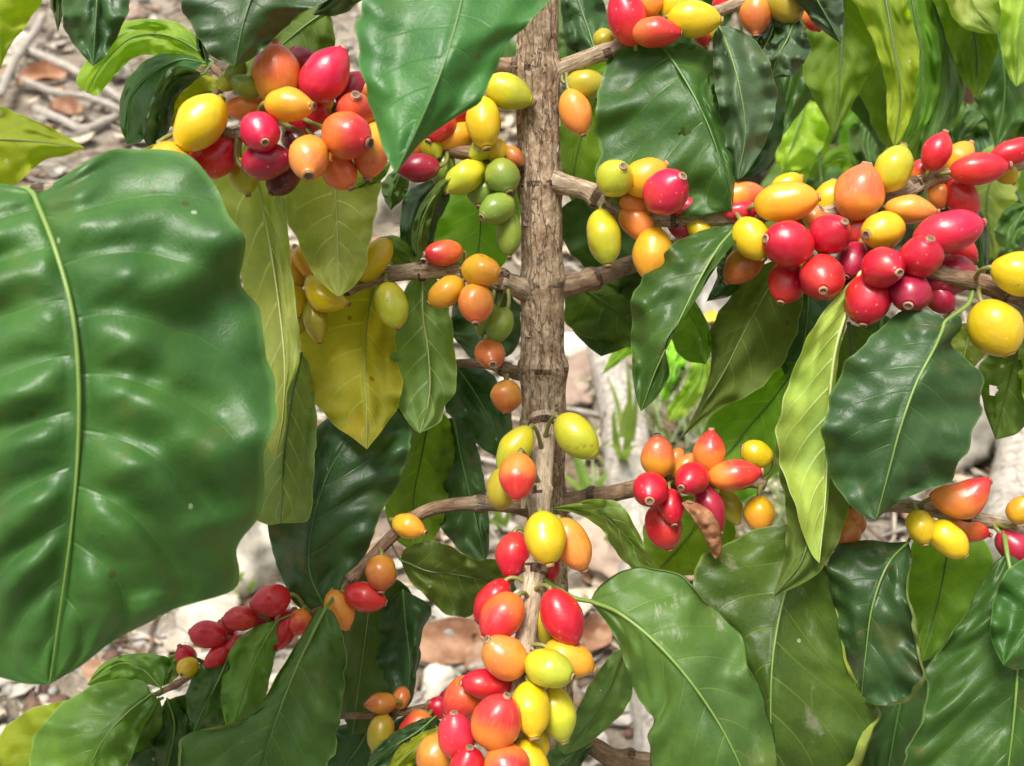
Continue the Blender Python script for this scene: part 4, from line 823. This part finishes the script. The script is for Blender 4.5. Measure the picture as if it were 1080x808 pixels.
# lower left leaves
X(bL3, 'skylit', [(294, 654, .346), (276, 682, .344), (258, 726, .343), (243, 782, .344)], [(272, 660), (250, 674), (238, 700), (233, 740)], [(294, 672), (286, 710), (276, 748), (256, 774)], side='U', rib='y', pet=(318, 644, .348), veins=7, label='pale torn leaf hanging among the lower left red cherries')
X(bL3, 'mid', [(242, 690, .350), (230, 718, .349), (216, 745, .350), (204, 772, .352)], [(228, 692), (208, 706), (197, 730), (198, 752)], [(248, 704), (248, 735), (232, 765)], rib='y', pet=(245, 676, .353), veins=6)
X(bL3, 'light', [(344, 641, .338), (328, 672, .333), (308, 716, .331), (288, 770, .331), (268, 840, .334)], [(334, 644), (316, 674), (292, 712), (275, 742), (245, 768), (200, 772), (187, 790), (195, 830)], [(354, 650), (366, 690), (361, 740), (354, 790), (330, 835)], fold=(.008, .006), quilt=.0014, veins=8, rib='y', pet=(352, 630, .346), curl=(.08, .05), fine=1.4, label='large glossy leaf at bottom left with ragged left margin')
X(bL3, 'skylit', [(160, 732, .364), (134, 752, .358), (108, 782, .355), (86, 826, .355)], [(150, 718), (112, 718), (72, 738), (40, 770), (32, 810)], [(166, 738), (150, 768), (138, 800), (115, 830)], fold=(.008, .005), quilt=.002, veins=6, rib='y', pet=(168, 730, .366), label='bright glossy leaf at the lower left tip of the branch')
X(bL3, 'skylit', [(170, 726, .366), (150, 706, .366), (125, 700, .368), (92, 722, .372)], [(182, 700), (165, 690), (135, 690), (108, 700)], [(155, 722), (130, 722), (105, 726)], fold=(.004, .006), rib='y', pet=(168, 730, .366), veins=6)
X(bL3, 'pale', [(196, 688, .372), (185, 700, .370), (178, 714, .369), (172, 724, .368)], 10, 10, side='U', veins=4)
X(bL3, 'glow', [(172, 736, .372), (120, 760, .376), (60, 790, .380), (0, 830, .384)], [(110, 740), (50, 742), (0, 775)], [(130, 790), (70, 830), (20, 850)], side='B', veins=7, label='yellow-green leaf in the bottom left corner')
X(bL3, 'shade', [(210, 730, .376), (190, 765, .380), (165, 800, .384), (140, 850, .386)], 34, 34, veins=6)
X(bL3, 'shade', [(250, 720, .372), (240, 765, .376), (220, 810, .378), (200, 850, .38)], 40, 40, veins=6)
X(bL3, 'skylit', [(168, 736, .372), (150, 765, .374), (120, 780, .376), (60, 800, .380)], 16, 22, veins=6, rib='y')
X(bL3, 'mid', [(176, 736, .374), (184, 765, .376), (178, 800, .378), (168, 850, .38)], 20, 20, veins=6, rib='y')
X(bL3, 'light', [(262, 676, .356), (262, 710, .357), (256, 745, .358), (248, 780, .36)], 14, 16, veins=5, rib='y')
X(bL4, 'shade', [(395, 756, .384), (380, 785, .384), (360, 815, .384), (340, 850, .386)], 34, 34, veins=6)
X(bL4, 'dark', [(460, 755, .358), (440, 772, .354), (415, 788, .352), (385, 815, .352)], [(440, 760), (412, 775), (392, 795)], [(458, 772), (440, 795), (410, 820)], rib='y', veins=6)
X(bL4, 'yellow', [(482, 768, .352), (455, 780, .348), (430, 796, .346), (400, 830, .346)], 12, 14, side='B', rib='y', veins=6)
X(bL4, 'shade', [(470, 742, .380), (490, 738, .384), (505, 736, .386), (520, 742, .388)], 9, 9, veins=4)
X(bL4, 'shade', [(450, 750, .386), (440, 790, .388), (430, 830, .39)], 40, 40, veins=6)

# dead leaf caught on the middle cluster
def dead_leaf():
    V, F = [], []; N = 30; mid = cr([(722, 529, .322), (738, 542, .318), (750, 562, .317), (757, 588, .319)], N)
    for i in range(N + 1):
        t = i / N; wpx = 12.5 * (math.sin(math.pi * (0.08 + 0.84 * t)) ** 0.7)
        for j in range(13):
            a = -2.4 + 4.8 * j / 12; rr = wpx * (0.75 + 0.25 * j / 12)
            a += 0.25 * math.sin(t * 11) + 1.2 * t
            x = mid[i][0] + rr * math.sin(a) * 0.9; y = mid[i][1] - rr * math.sin(a) * 0.45; d = mid[i][2] - 0.0042 * math.cos(a) * rr / 15 + 0.0022 * noise.noise(Vector((t * 7, j * .5, 1))) + 0.0012 * noise.noise(Vector((t * 20, j * 1.1, 4)))
            V.append(P(x, y, d))
    for i in range(N):
        for j in range(12): k = i * 13 + j; F.append((k, k + 1, k + 14, k + 13))
    c = V[0].copy(); me = mesh('dead_leaf', [v - c for v in V], F, [DL['brown']]); o = link('dead_leaf', me); o.location = c
    tag(o, 'curled brown dead leaf caught under the red cherries right of trunk', 'dead leaf')
dead_leaf()

# ------------------------------------------------------------------ shrub at the right edge
rb = G(1290, 900)
rs = empty('coffee_shrub', rb, 'coffee shrub reaching in from the right edge with yellow cherries and dark leaves', 'coffee shrub')
trp = [P(1250, -100, .36), P(1245, 150, .365), P(1240, 400, .372), P(1240, 600, .38), P(1245, 800, .40), rb + Vector((0, 0, .1)), rb - Vector((0, 0, .02))]
branch(rs, None or [(0, 0, .36), (0, 0, .36)], 22, 26, BARK_T, 'trunk', world=trp, res=.004, seg=24)
bR3 = branch(rs, [(1244, 380, .371), (1180, 345, .345), (1120, 325, .325), (1080, 313, .318), (1035, 299, .316), (985, 287, .318), (945, 275, .322), (905, 262, .326)], 14, 8, BARK_D, label='thick smooth branch entering from the right edge')
C(bR3, .316, [
 (932,282,46,43,.25,.3,.85,'R',-.010),(915,316,52,46,-.2,.85,.2,'R',-.002),(972,270,45,42,.1,-.6,.75,'R',-.010),(1000,245,68,46,1,-.3,.1,'P',-.004),(960,308,47,42,-.3,.5,.6,'M',-.006),(1000,291,56,44,-.8,.3,.2,'M',.006),(991,314,36,31,.5,.7,.2,'M',.006),(1015,264,34,27,.6,.5,0,'R',.012),(1078,289,60,44,.9,.2,.15,'Y',-.012),(1050,346,60,52,.3,.85,.3,'Y',-.008),(900,275,44,34,-.3,.5,.3,'M',.008),(895,305,36,30,.2,.6,.2,'D',.012)])
bR5 = branch(rs, [(1240, 640, .382), (1170, 600, .360), (1110, 570, .345), (1075, 556, .338), (1040, 549, .334), (1000, 541, .332), (965, 535, .332), (930, 532, .334)], 9, 7, BARK_B, label='branch at lower right with a red and orange bent cherry')
C(bR5, .328, [
 (1016,528,58,38,.93,-.35,.3,'OR',-.006,.6),(971,556,34,30,.15,.8,.25,'Y',-.006),(1000,569,44,33,.6,.7,.3,'Y',-.007),(1018,556,48,28,.9,.3,0,'OR',.006),(1071,578,44,34,.7,.7,0,'M',.002),(1076,538,30,26,.2,-.8,.3,'YO',-.004),(900,552,32,28,-.2,.8,0,'B',.010),(893,564,36,30,-.2,.9,.1,'B',.008)])
X(rs_b := bR3, 'dark', [(998, 338, .306), (986, 366, .301), (966, 405, .297), (950, 450, .295), (938, 495, .296), (924, 548, .300)], [(978, 327), (948, 330), (918, 356), (893, 382), (875, 420), (868, 468), (876, 502), (898, 534), (914, 546)], [(1012, 332), (1014, 346), (1003, 362), (1020, 380), (1037, 400), (1030, 450), (1015, 482), (1000, 508), (968, 520), (944, 532)], fold=(.010, .010), quilt=.0016, veins=8, rib='y', ribw=1.1, pet=[(1026, 308, .314), (1020, 322, .309)], label='notched dark green leaf with yellow midrib at right')
X(bR3, 'pale', [(1022, 340, .324), (1020, 362, .328), (1012, 392, .330)], [(998, 346), (992, 366), (1000, 386)], [(1042, 350), (1040, 372), (1026, 388)], side='B', rib='p', veins=5)
X(bR3, 'olive', [(1075, 340, .334), (1070, 380, .338), (1060, 420, .340), (1050, 464, .340)], [(1045, 370), (1032, 392), (1038, 430)], [(1105, 370), (1100, 420), (1075, 455)], side='B', rib='d', veins=6, fine=1.6, holes=((1046, 411, 6),), label='olive leaf with a hole under the right yellow cherry')
X(bR3, 'pale', [(1085, 340, .330), (1092, 390, .332), (1085, 440, .334)], 18, 25, side='B', veins=6)
X(bR5, 'dark', [(958, 571, .326), (936, 596, .320), (920, 640, .318), (913, 690, .320), (908, 740, .324)], [(940, 572), (900, 570), (874, 588), (880, 640), (892, 690), (900, 725)], [(962, 590), (958, 622), (966, 652), (972, 690), (976, 716), (964, 738), (935, 745)], fold=(.012, -.004), wave=.003, quilt=.001, veins=7, rib='y', pet=(968, 552, .330), curl=(0, .16), fine=1.4, label='dark glossy folded leaf with pale margin at lower right')
X(bR5, 'spotty', [(855, 556, .334), (836, 600, .326), (820, 660, .318), (813, 730, .315), (815, 850, .318)], [(838, 552), (790, 560), (755, 580), (730, 603), (742, 640), (770, 680), (790, 730), (795, 800), (800, 840)], [(858, 576), (880, 612), (888, 650), (893, 690), (902, 716), (920, 735), (928, 752), (918, 782), (905, 812), (870, 850)], fold=(.006, .010), quilt=.0016, veins=8, rib='y', ribw=.8, curl=(0, .14), fine=1.4, label='broad olive green leaf with grey mould spots at lower right')
X(bR5, 'mid', [(1062, 583, .322), (1072, 640, .314), (1073, 705, .311), (1068, 770, .311), (1058, 850, .314)], [(1046, 598), (1022, 640), (1002, 668), (986, 690), (976, 710), (973, 740), (962, 780), (952, 830)], [(1085, 600), (1120, 650), (1150, 720), (1140, 800), (1090, 850)], fold=(.008, .010), quilt=.002, veins=9, rib='y', pet=(1058, 556, .332), ribw=1.1, curl=(.07, 0), fine=1.4, label='big dark quilted leaf in the lower right corner')
X(bR5, 'mid', [(1140, 590, .312), (1110, 630, .306), (1080, 670, .303), (1058, 702, .303)], [(1090, 585), (1060, 606), (1046, 640), (1046, 675)], [(1140, 640), (1110, 690), (1075, 706)], quilt=.001, veins=6, label='leaf overlapping at the right edge above the corner leaf')
X(bR5, 'back', [(1005, 548, .348), (998, 590, .352), (988, 640, .354), (970, 700, .354)], [(965, 570), (955, 620), (960, 670)], [(1045, 580), (1040, 630), (1005, 680)], side='B', rib='d', veins=7)
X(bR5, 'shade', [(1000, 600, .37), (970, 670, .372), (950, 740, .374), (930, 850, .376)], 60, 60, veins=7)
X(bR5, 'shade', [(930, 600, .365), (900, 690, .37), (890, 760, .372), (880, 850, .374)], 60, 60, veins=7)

# ------------------------------------------------------------------ shrub at the left, out of focus in front
lb = G(-420, 900)
ls = empty('coffee_shrub', lb, 'out of focus coffee shrub in front at left with one huge green leaf', 'coffee shrub')
branch(ls, [(0, 0, .3), (0, 0, .3)], 18, 22, BARK_T, 'trunk', world=[P(-400, -300, .30), P(-390, 0, .30), P(-390, 300, .31), P(-400, 600, .33), lb + Vector((0, 0, .15)), lb - Vector((0, 0, .02))], res=.004, seg=24)
bl1 = branch(ls, [(-390, 260, .31), (-250, 235, .285), (-120, 215, .265), (-30, 205, .256), (25, 202, .252), (60, 198, .25)], 9, 5, BARK_B)
bl2 = branch(ls, [(-390, -40, .30), (-200, -70, .29), (0, -90, .28), (150, -100, .285), (320, -95, .29)], 9, 5, BARK_D)
X(bl1, 'big', [(36, 206, .250), (58, 262, .243), (76, 328, .239), (83, 400, .238), (82, 480, .239), (75, 560, .241), (64, 640, .245), (52, 722, .250)], [(15, 196, 0), (-30, 196, 0), (-90, 230, .004), (-140, 310, .006), (-165, 420, .008), (-150, 540, .008), (-100, 640, .006), (-30, 700, .002), (20, 720, 0)], [(52, 196), (84, 175), (120, 158), (160, 155), (196, 167), (222, 184), (236, 205), (243, 234), (260, 275), (266, 315), (280, 362), (291, 408), (286, 448), (282, 492), (276, 530), (256, 572), (250, 600), (235, 625), (198, 640), (160, 655), (120, 676), (86, 702)], fold=(.016, .016), arch=.003, quilt=.0115, wave=.007, veins=9, rib='y', ribw=1.35, fine=1.6, pet=[(22, 200, .252), (30, 200, .251)], label='huge green quilted leaf filling the left edge, out of focus')
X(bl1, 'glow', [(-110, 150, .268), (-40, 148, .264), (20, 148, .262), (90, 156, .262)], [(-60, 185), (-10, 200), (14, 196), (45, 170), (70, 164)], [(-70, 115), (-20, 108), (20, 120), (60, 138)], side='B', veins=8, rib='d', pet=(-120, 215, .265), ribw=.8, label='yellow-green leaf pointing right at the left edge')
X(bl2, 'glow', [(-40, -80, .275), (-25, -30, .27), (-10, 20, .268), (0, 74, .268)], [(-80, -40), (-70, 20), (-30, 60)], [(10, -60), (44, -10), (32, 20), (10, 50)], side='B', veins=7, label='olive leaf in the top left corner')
X(bl2, 'dark', [(110, -80, .285), (104, -20, .28), (101, 20, .279), (98, 70, .281)], [(80, -50), (66, 0), (68, 30), (82, 52)], [(140, -50), (138, 0), (128, 30), (112, 58)], fold=(.004, .004), veins=7, label='dark leaf hanging at the top left beside the sticks')
X(bl2, 'dark', [(70, -85, .292), (64, -40, .29), (62, 0, .29), (61, 34, .291)], 12, 11, veins=6)
X(bl2, 'dark', [(300, -90, .29), (275, -30, .283), (258, 20, .281), (247, 70, .283)], [(240, -60), (195, -20), (192, 8), (206, 34), (222, 58)], [(360, -60), (350, -5), (318, 14), (290, 40), (266, 62)], fold=(.004, .008), quilt=.0008, veins=8, label='very dark leaf hanging from the top edge above the left cluster')
X(bl2, 'shade', [(215, 20, .286), (213, 40, .287), (216, 58, .288), (220, 70, .289)], 7, 7, veins=4)
X(bl2, 'shade', [(390, -60, .30), (370, -20, .298), (350, 4, .298), (330, 16, .30)], 22, 22, veins=6)

# ------------------------------------------------------------------ leafy shrub hanging in behind the upper right
ub = G(1000, 330)
us = empty('coffee_shrub', ub, 'coffee shrub with backlit yellow-green leaves behind the upper right cluster', 'coffee shrub')
branch(us, [(0, 0, .5), (0, 0, .5)], 12, 12, BARK_D, 'trunk', world=[P(985, -260, .50), P(990, -120, .54), ub + (P(990, -120, .54) - ub) * .5 + Vector((.03, .02, 0)), ub - Vector((0, 0, .02))], res=.004)
bu = branch(us, [(985, -130, .54), (960, -90, .50), (930, -75, .47), (890, -70, .45), (850, -75, .44)], 6, 4, BARK_B)
bu2 = branch(us, [(985, -150, .53), (1020, -90, .49), (1060, -75, .46), (1110, -80, .44)], 6, 4, BARK_B)
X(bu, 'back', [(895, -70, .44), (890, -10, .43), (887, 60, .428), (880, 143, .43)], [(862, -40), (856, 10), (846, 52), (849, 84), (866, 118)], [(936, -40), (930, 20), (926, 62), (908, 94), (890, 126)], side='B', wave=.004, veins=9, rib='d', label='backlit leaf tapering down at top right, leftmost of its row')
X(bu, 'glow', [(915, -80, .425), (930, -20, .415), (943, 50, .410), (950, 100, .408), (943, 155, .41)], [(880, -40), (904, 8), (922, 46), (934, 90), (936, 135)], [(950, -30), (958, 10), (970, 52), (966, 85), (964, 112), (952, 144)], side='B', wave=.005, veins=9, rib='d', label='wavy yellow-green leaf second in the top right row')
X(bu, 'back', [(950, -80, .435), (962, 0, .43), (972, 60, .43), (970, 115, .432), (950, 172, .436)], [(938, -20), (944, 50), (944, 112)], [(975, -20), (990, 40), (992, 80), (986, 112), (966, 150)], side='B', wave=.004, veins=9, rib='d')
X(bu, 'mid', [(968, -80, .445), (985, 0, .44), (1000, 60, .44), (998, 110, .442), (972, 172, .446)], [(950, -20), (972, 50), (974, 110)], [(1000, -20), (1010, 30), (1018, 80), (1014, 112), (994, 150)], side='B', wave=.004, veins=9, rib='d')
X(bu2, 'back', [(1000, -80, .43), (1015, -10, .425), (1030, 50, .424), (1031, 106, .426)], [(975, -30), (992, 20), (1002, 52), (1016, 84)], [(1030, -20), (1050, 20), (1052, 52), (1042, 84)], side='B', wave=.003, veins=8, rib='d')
X(bu2, 'pale', [(1034, -90, .42), (1030, -40, .41), (1025, 0, .405), (1050, 36, .408)], [(1000, -60), (992, -20), (1008, 22), (1030, 34)], [(1070, -50), (1062, 0), (1058, 30)], wave=.003, veins=7, side='B', label='pale shiny leaf at the top edge of the right side')
X(bu2, 'bright', [(1090, -90, .40), (1085, -20, .395), (1076, 40, .394), (1072, 92, .396)], [(1060, -60), (1055, 0), (1056, 50), (1064, 80)], [(1140, -60), (1135, 0), (1110, 60)], side='B', veins=8, label='bright lime leaf at the top right corner')
for q, (mk, md, wl, sd_) in enumerate((('light', [(1000, 120, .56), (985, 150, .55), (975, 190, .55), (985, 240, .55)], 26, 'U'), ('grey', [(1020, 110, .60), (1035, 150, .59), (1050, 190, .58), (1080, 215, .58)], 24, 'U'), ('pale', [(1075, 150, .57), (1050, 180, .56), (1040, 220, .555), (1050, 275, .56)], 30, 'B'), ('light', [(930, 110, .60), (915, 150, .59), (925, 190, .58)], 20, 'U'), ('bright', [(1000, 150, .52), (1008, 180, .52), (1004, 215, .525)], 13, 'U'), ('light', [(1080, 100, .60), (1060, 120, .59), (1035, 125, .585), (1010, 150, .59)], 20, 'U'), ('pale', [(960, 140, .58), (965, 175, .575), (950, 215, .58)], 18, 'B'), ('light', [(1085, 215, .54), (1070, 240, .535), (1062, 275, .54)], 20, 'U'))):
    X(bu if q % 2 else bu2, mk, md, wl, wl, side=sd_, veins=7, wave=.004)
X(bu, 'back', [(940, -60, .46), (938, 40, .47), (945, 110, .475), (960, 190, .48)], 40, 40, side='B', veins=9)
X(bu, 'mid', [(870, -60, .47), (850, 20, .475), (835, 80, .48), (820, 150, .485)], 38, 38, veins=8)
X(bu, 'mid', [(900, -60, .49), (915, 30, .495), (925, 100, .5), (930, 160, .505)], 45, 45, veins=8)
X(bu2, 'mid', [(1040, -60, .48), (1050, 20, .49), (1060, 90, .495), (1050, 160, .5)], 45, 45, veins=8)

# ------------------------------------------------------------------ young plants on the ground behind
def seedling(base, stem, leaves, label, mats=('bright',), name='coffee_seedling'):
    o = empty(name, base, label, 'seedling')
    s = branch(o, [(0, 0, .5), (0, 0, .5)], 3.0, 2.2, BARK_B if False else SDL, 'stem', world=stem, res=.004, knob=False, seg=8)
    for (mt, mid, l, r, side, kw) in leaves: X(s, mt, mid, l, r, side=side, **kw)
SDL = rib_mat('seedling_stem', (0.16, 0.24, 0.06))
g1 = G(870, 260)
seedling(g1, [g1, P(868, 220, .66), P(864, 160, .62), P(860, 108, .60)], [
 ('bright', [(860, 108, .60), (850, 110, .59), (842, 135, .585), (826, 180, .59)], [(830, 98), (820, 130), (818, 168)], [(872, 112), (872, 145), (850, 176)], 'U', dict(veins=6)),
 ('bright', [(862, 108, .60), (880, 86, .59), (905, 88, .585), (925, 115, .59), (930, 172, .60)], 20, 26, 'U', dict(veins=7)),
 ('bright', [(866, 165, .63), (850, 168, .62), (835, 190, .615), (828, 220, .62)], 14, 14, 'U', dict(veins=6)),
 ('bright', [(866, 175, .63), (888, 165, .62), (905, 180, .615), (915, 215, .62)], 14, 14, 'U', dict(veins=6)),
 ('light', [(866, 190, .64), (850, 205, .63), (840, 225, .63)], 14, 14, 'U', dict(veins=5)),
 ('mid', [(868, 200, .65), (885, 212, .64), (898, 235, .64)], 14, 14, 'U', dict(veins=5))], 'bright lime coffee seedling behind the upper right cluster')
g2 = G(715, 470)
seedling(g2, [g2, P(714, 440, gdepth(715, 470) - .03), P(716, 400, .74), P(712, 356, .70)], [
 ('bright', [(712, 356, .70), (716, 368, .69), (708, 395, .69), (700, 425, .70)], [(704, 362), (700, 392), (696, 412)], [(724, 372), (720, 396), (706, 420)], 'U', dict(veins=5)),
 ('bright', [(716, 372, .70), (735, 376, .69), (735, 400, .69), (706, 445, .70)], [(728, 384), (722, 405), (704, 430)], [(748, 380), (744, 410), (722, 438)], 'B', dict(veins=6)),
 ('bright', [(712, 360, .71), (690, 362, .70), (660, 368, .70), (634, 396, .71)], 9, 9, 'U', dict(veins=5)),
 ('mid', [(714, 372, .70), (716, 390, .69), (710, 406, .69), (706, 418, .69)], 7, 7, 'B', dict(veins=4))], 'bright lime coffee seedling right of the trunk behind the hanging dark leaf')

GEN = []
def gen_leaf_mesh(mk, k):
    rnd = random.Random(k * 17 + 3); N, M = 22, 6; l = 0.10; wd = 0.021 + 0.004 * rnd.random(); V, F, uv = [], [], []; droop = 0.3 + 0.6 * rnd.random(); wv = rnd.random() * 6
    for i in range(N + 1):
        t = i / N; a = droop * t; y = l * t * math.cos(a * .6); z = -l * t * math.sin(a * .9)
        for j in range(-M, M + 1):
            s = j / M; wq = prof(t) * wd if 0 < i < N else 0; ph = 8 * (t - .17 * abs(s) ** 1.2) + (0.4 if j > 0 else 0) + 3
            V.append(Vector((s * wq, y, z + 0.35 * abs(s) * wq + 0.003 * s * s * math.sin(t * 20 + wv + s) + 0.0018 * math.sin(math.pi * (ph % 1)) * (4 * abs(s) * (1 - abs(s)))))); uv.append((ph, abs(s)))
    for i in range(N):
        for j in range(2 * M): a = i * (2*M+1) + j; F.append((a, a + 1, a + 2*M + 2, a + 2*M + 1))
    nb = len(F); rp = [V[i * (2*M+1) + M] + Vector((0, 0, .0004)) for i in range(N + 1)]; tube_geo([Vector((0, -0.012, 0.002))] + rp, [0.0011] + [0.0009 * (1 - .8 * i / N) for i in range(N + 1)], 5, V, F)
    uv += [(0.5, 0)] * (len(V) - len(uv))
    me = mesh('leaf', V, F, [LM[mk], RIB['g']], [0] * nb + [1] * (len(F) - nb)); set_uv(me, 'vein', uv); return me
for k, mk in enumerate(('mid', 'light', 'mid', 'back', 'dark', 'light', 'bright', 'back')): GEN.append(gen_leaf_mesh(mk, k))
def bush(px, py, h, nbr, label, seed, choice, lean=(0, 0), sc=1.0, pairs=4):
    rnd = random.Random(seed); b = G(px, py); o = empty('coffee_shrub', b, label, 'coffee shrub')
    top = b + Vector((lean[0], lean[1], h)); st = [b - Vector((0, 0, .02)), b + (top - b) * .5 + Vector((.01, .01, 0)), top]
    branch(o, [(0, 0, .5), (0, 0, .5)], 14, 5, BARK_D, 'trunk', world=st, res=.006, seg=10)
    for k in range(nbr):
        f = 0.25 + 0.75 * (k + rnd.random() * .5) / nbr; p0 = b + (top - b) * f; a = k * 2.4 + rnd.random(); ln = h * (0.42 - 0.28 * f) + .05
        dr = Vector((math.cos(a), math.sin(a), 0.15)); p1 = p0 + dr * ln * .5; p2 = p0 + dr * ln + Vector((0, 0, -ln * .25))
        br = branch(o, [(0, 0, .5), (0, 0, .5)], 5, 2.5, BARK_B, 'branch', world=[p0, p1, p2], res=.006, seg=8, knob=False)
        for q in range(pairs):
            t = (q + 1) / pairs
            for sgn in (-1, 1):
                pt = p0.lerp(p1, t * 2) if t < .5 else p1.lerp(p2, t * 2 - 1)
                lf = bpy.data.objects.new('leaf', rnd.choice([GEN[i] for i in choice])); COL.objects.link(lf); lf.parent = br
                lf.location = pt - p0; s = sc * (0.75 + .5 * rnd.random()); lf.scale = (s, s, s)
                az = a - math.pi / 2 + sgn * (0.9 + .5 * rnd.random()); lf.rotation_euler = (-0.5 - .7 * rnd.random(), (rnd.random() - .5) * .9, az)
bush(1010, 300, .46, 12, 'mid green coffee shrub with drooping leaves behind the far right cherries', 21, (7, 6, 5, 3, 5), pairs=5)
bush(1110, 240, .50, 9, 'leafy coffee shrub at the far right edge in the background', 22, (7, 6, 5, 3, 6), pairs=5)
bush(900, 200, .46, 10, 'mixed green coffee shrub behind the lime seedling', 23, (5, 1, 2, 6), pairs=5)
bush(790, 180, .46, 8, 'shaded coffee shrub behind the grey-green oval leaf', 24, (0, 2, 5, 3))
bush(660, 120, .40, 8, 'distant coffee shrub glimpsed just right of the trunk top', 25, (3, 6, 2, 0))
# ------------------------------------------------------------------ unseen shrubs added behind the viewer to keep bare sky out of leaf reflections
def bush_at(x, y, *a, **k):
    global G
    g = G; G = lambda px, py, up=0: Vector((x, y, gz(x, y))); bush(0, 0, *a, **k); G = g
for k, (x, y) in enumerate(((-1.15, -0.75), (-0.45, -1.0), (0.3, -0.95), (1.0, -0.8))):
    bush_at(x, y, 1.75 + 0.1 * k, 16, ('coffee shrub of the next row, far left behind the viewer', 'coffee shrub of the next row, left behind the viewer', 'coffee shrub of the next row, right behind the viewer', 'coffee shrub of the next row, far right behind the viewer')[k], 40 + k, (0, 2, 4, 1), sc=1.5, pairs=5)
GROUPS = {'stick': 'dead sticks lying on the ground', 'log': 'pale logs on the ground', 'stone': 'stones on the ground', 'boulder': 'boulders on the ground', 'fallen_leaf': 'dead leaves fallen on the ground', 'grass_tuft': 'grass tufts on the ground', 'coffee_shrub': 'coffee shrubs of the plantation', 'coffee_seedling': 'young coffee seedlings'}
for o in bpy.data.objects:
    b = o.name.split('.')[0]
    if o.parent is None and b in GROUPS: o['group'] = GROUPS[b]
for o in bpy.data.objects:
    if '_wv' in o: del o['_wv']
print('objects', len(bpy.data.objects), 'faces', sum(len(m.polygons) for m in bpy.data.meshes))
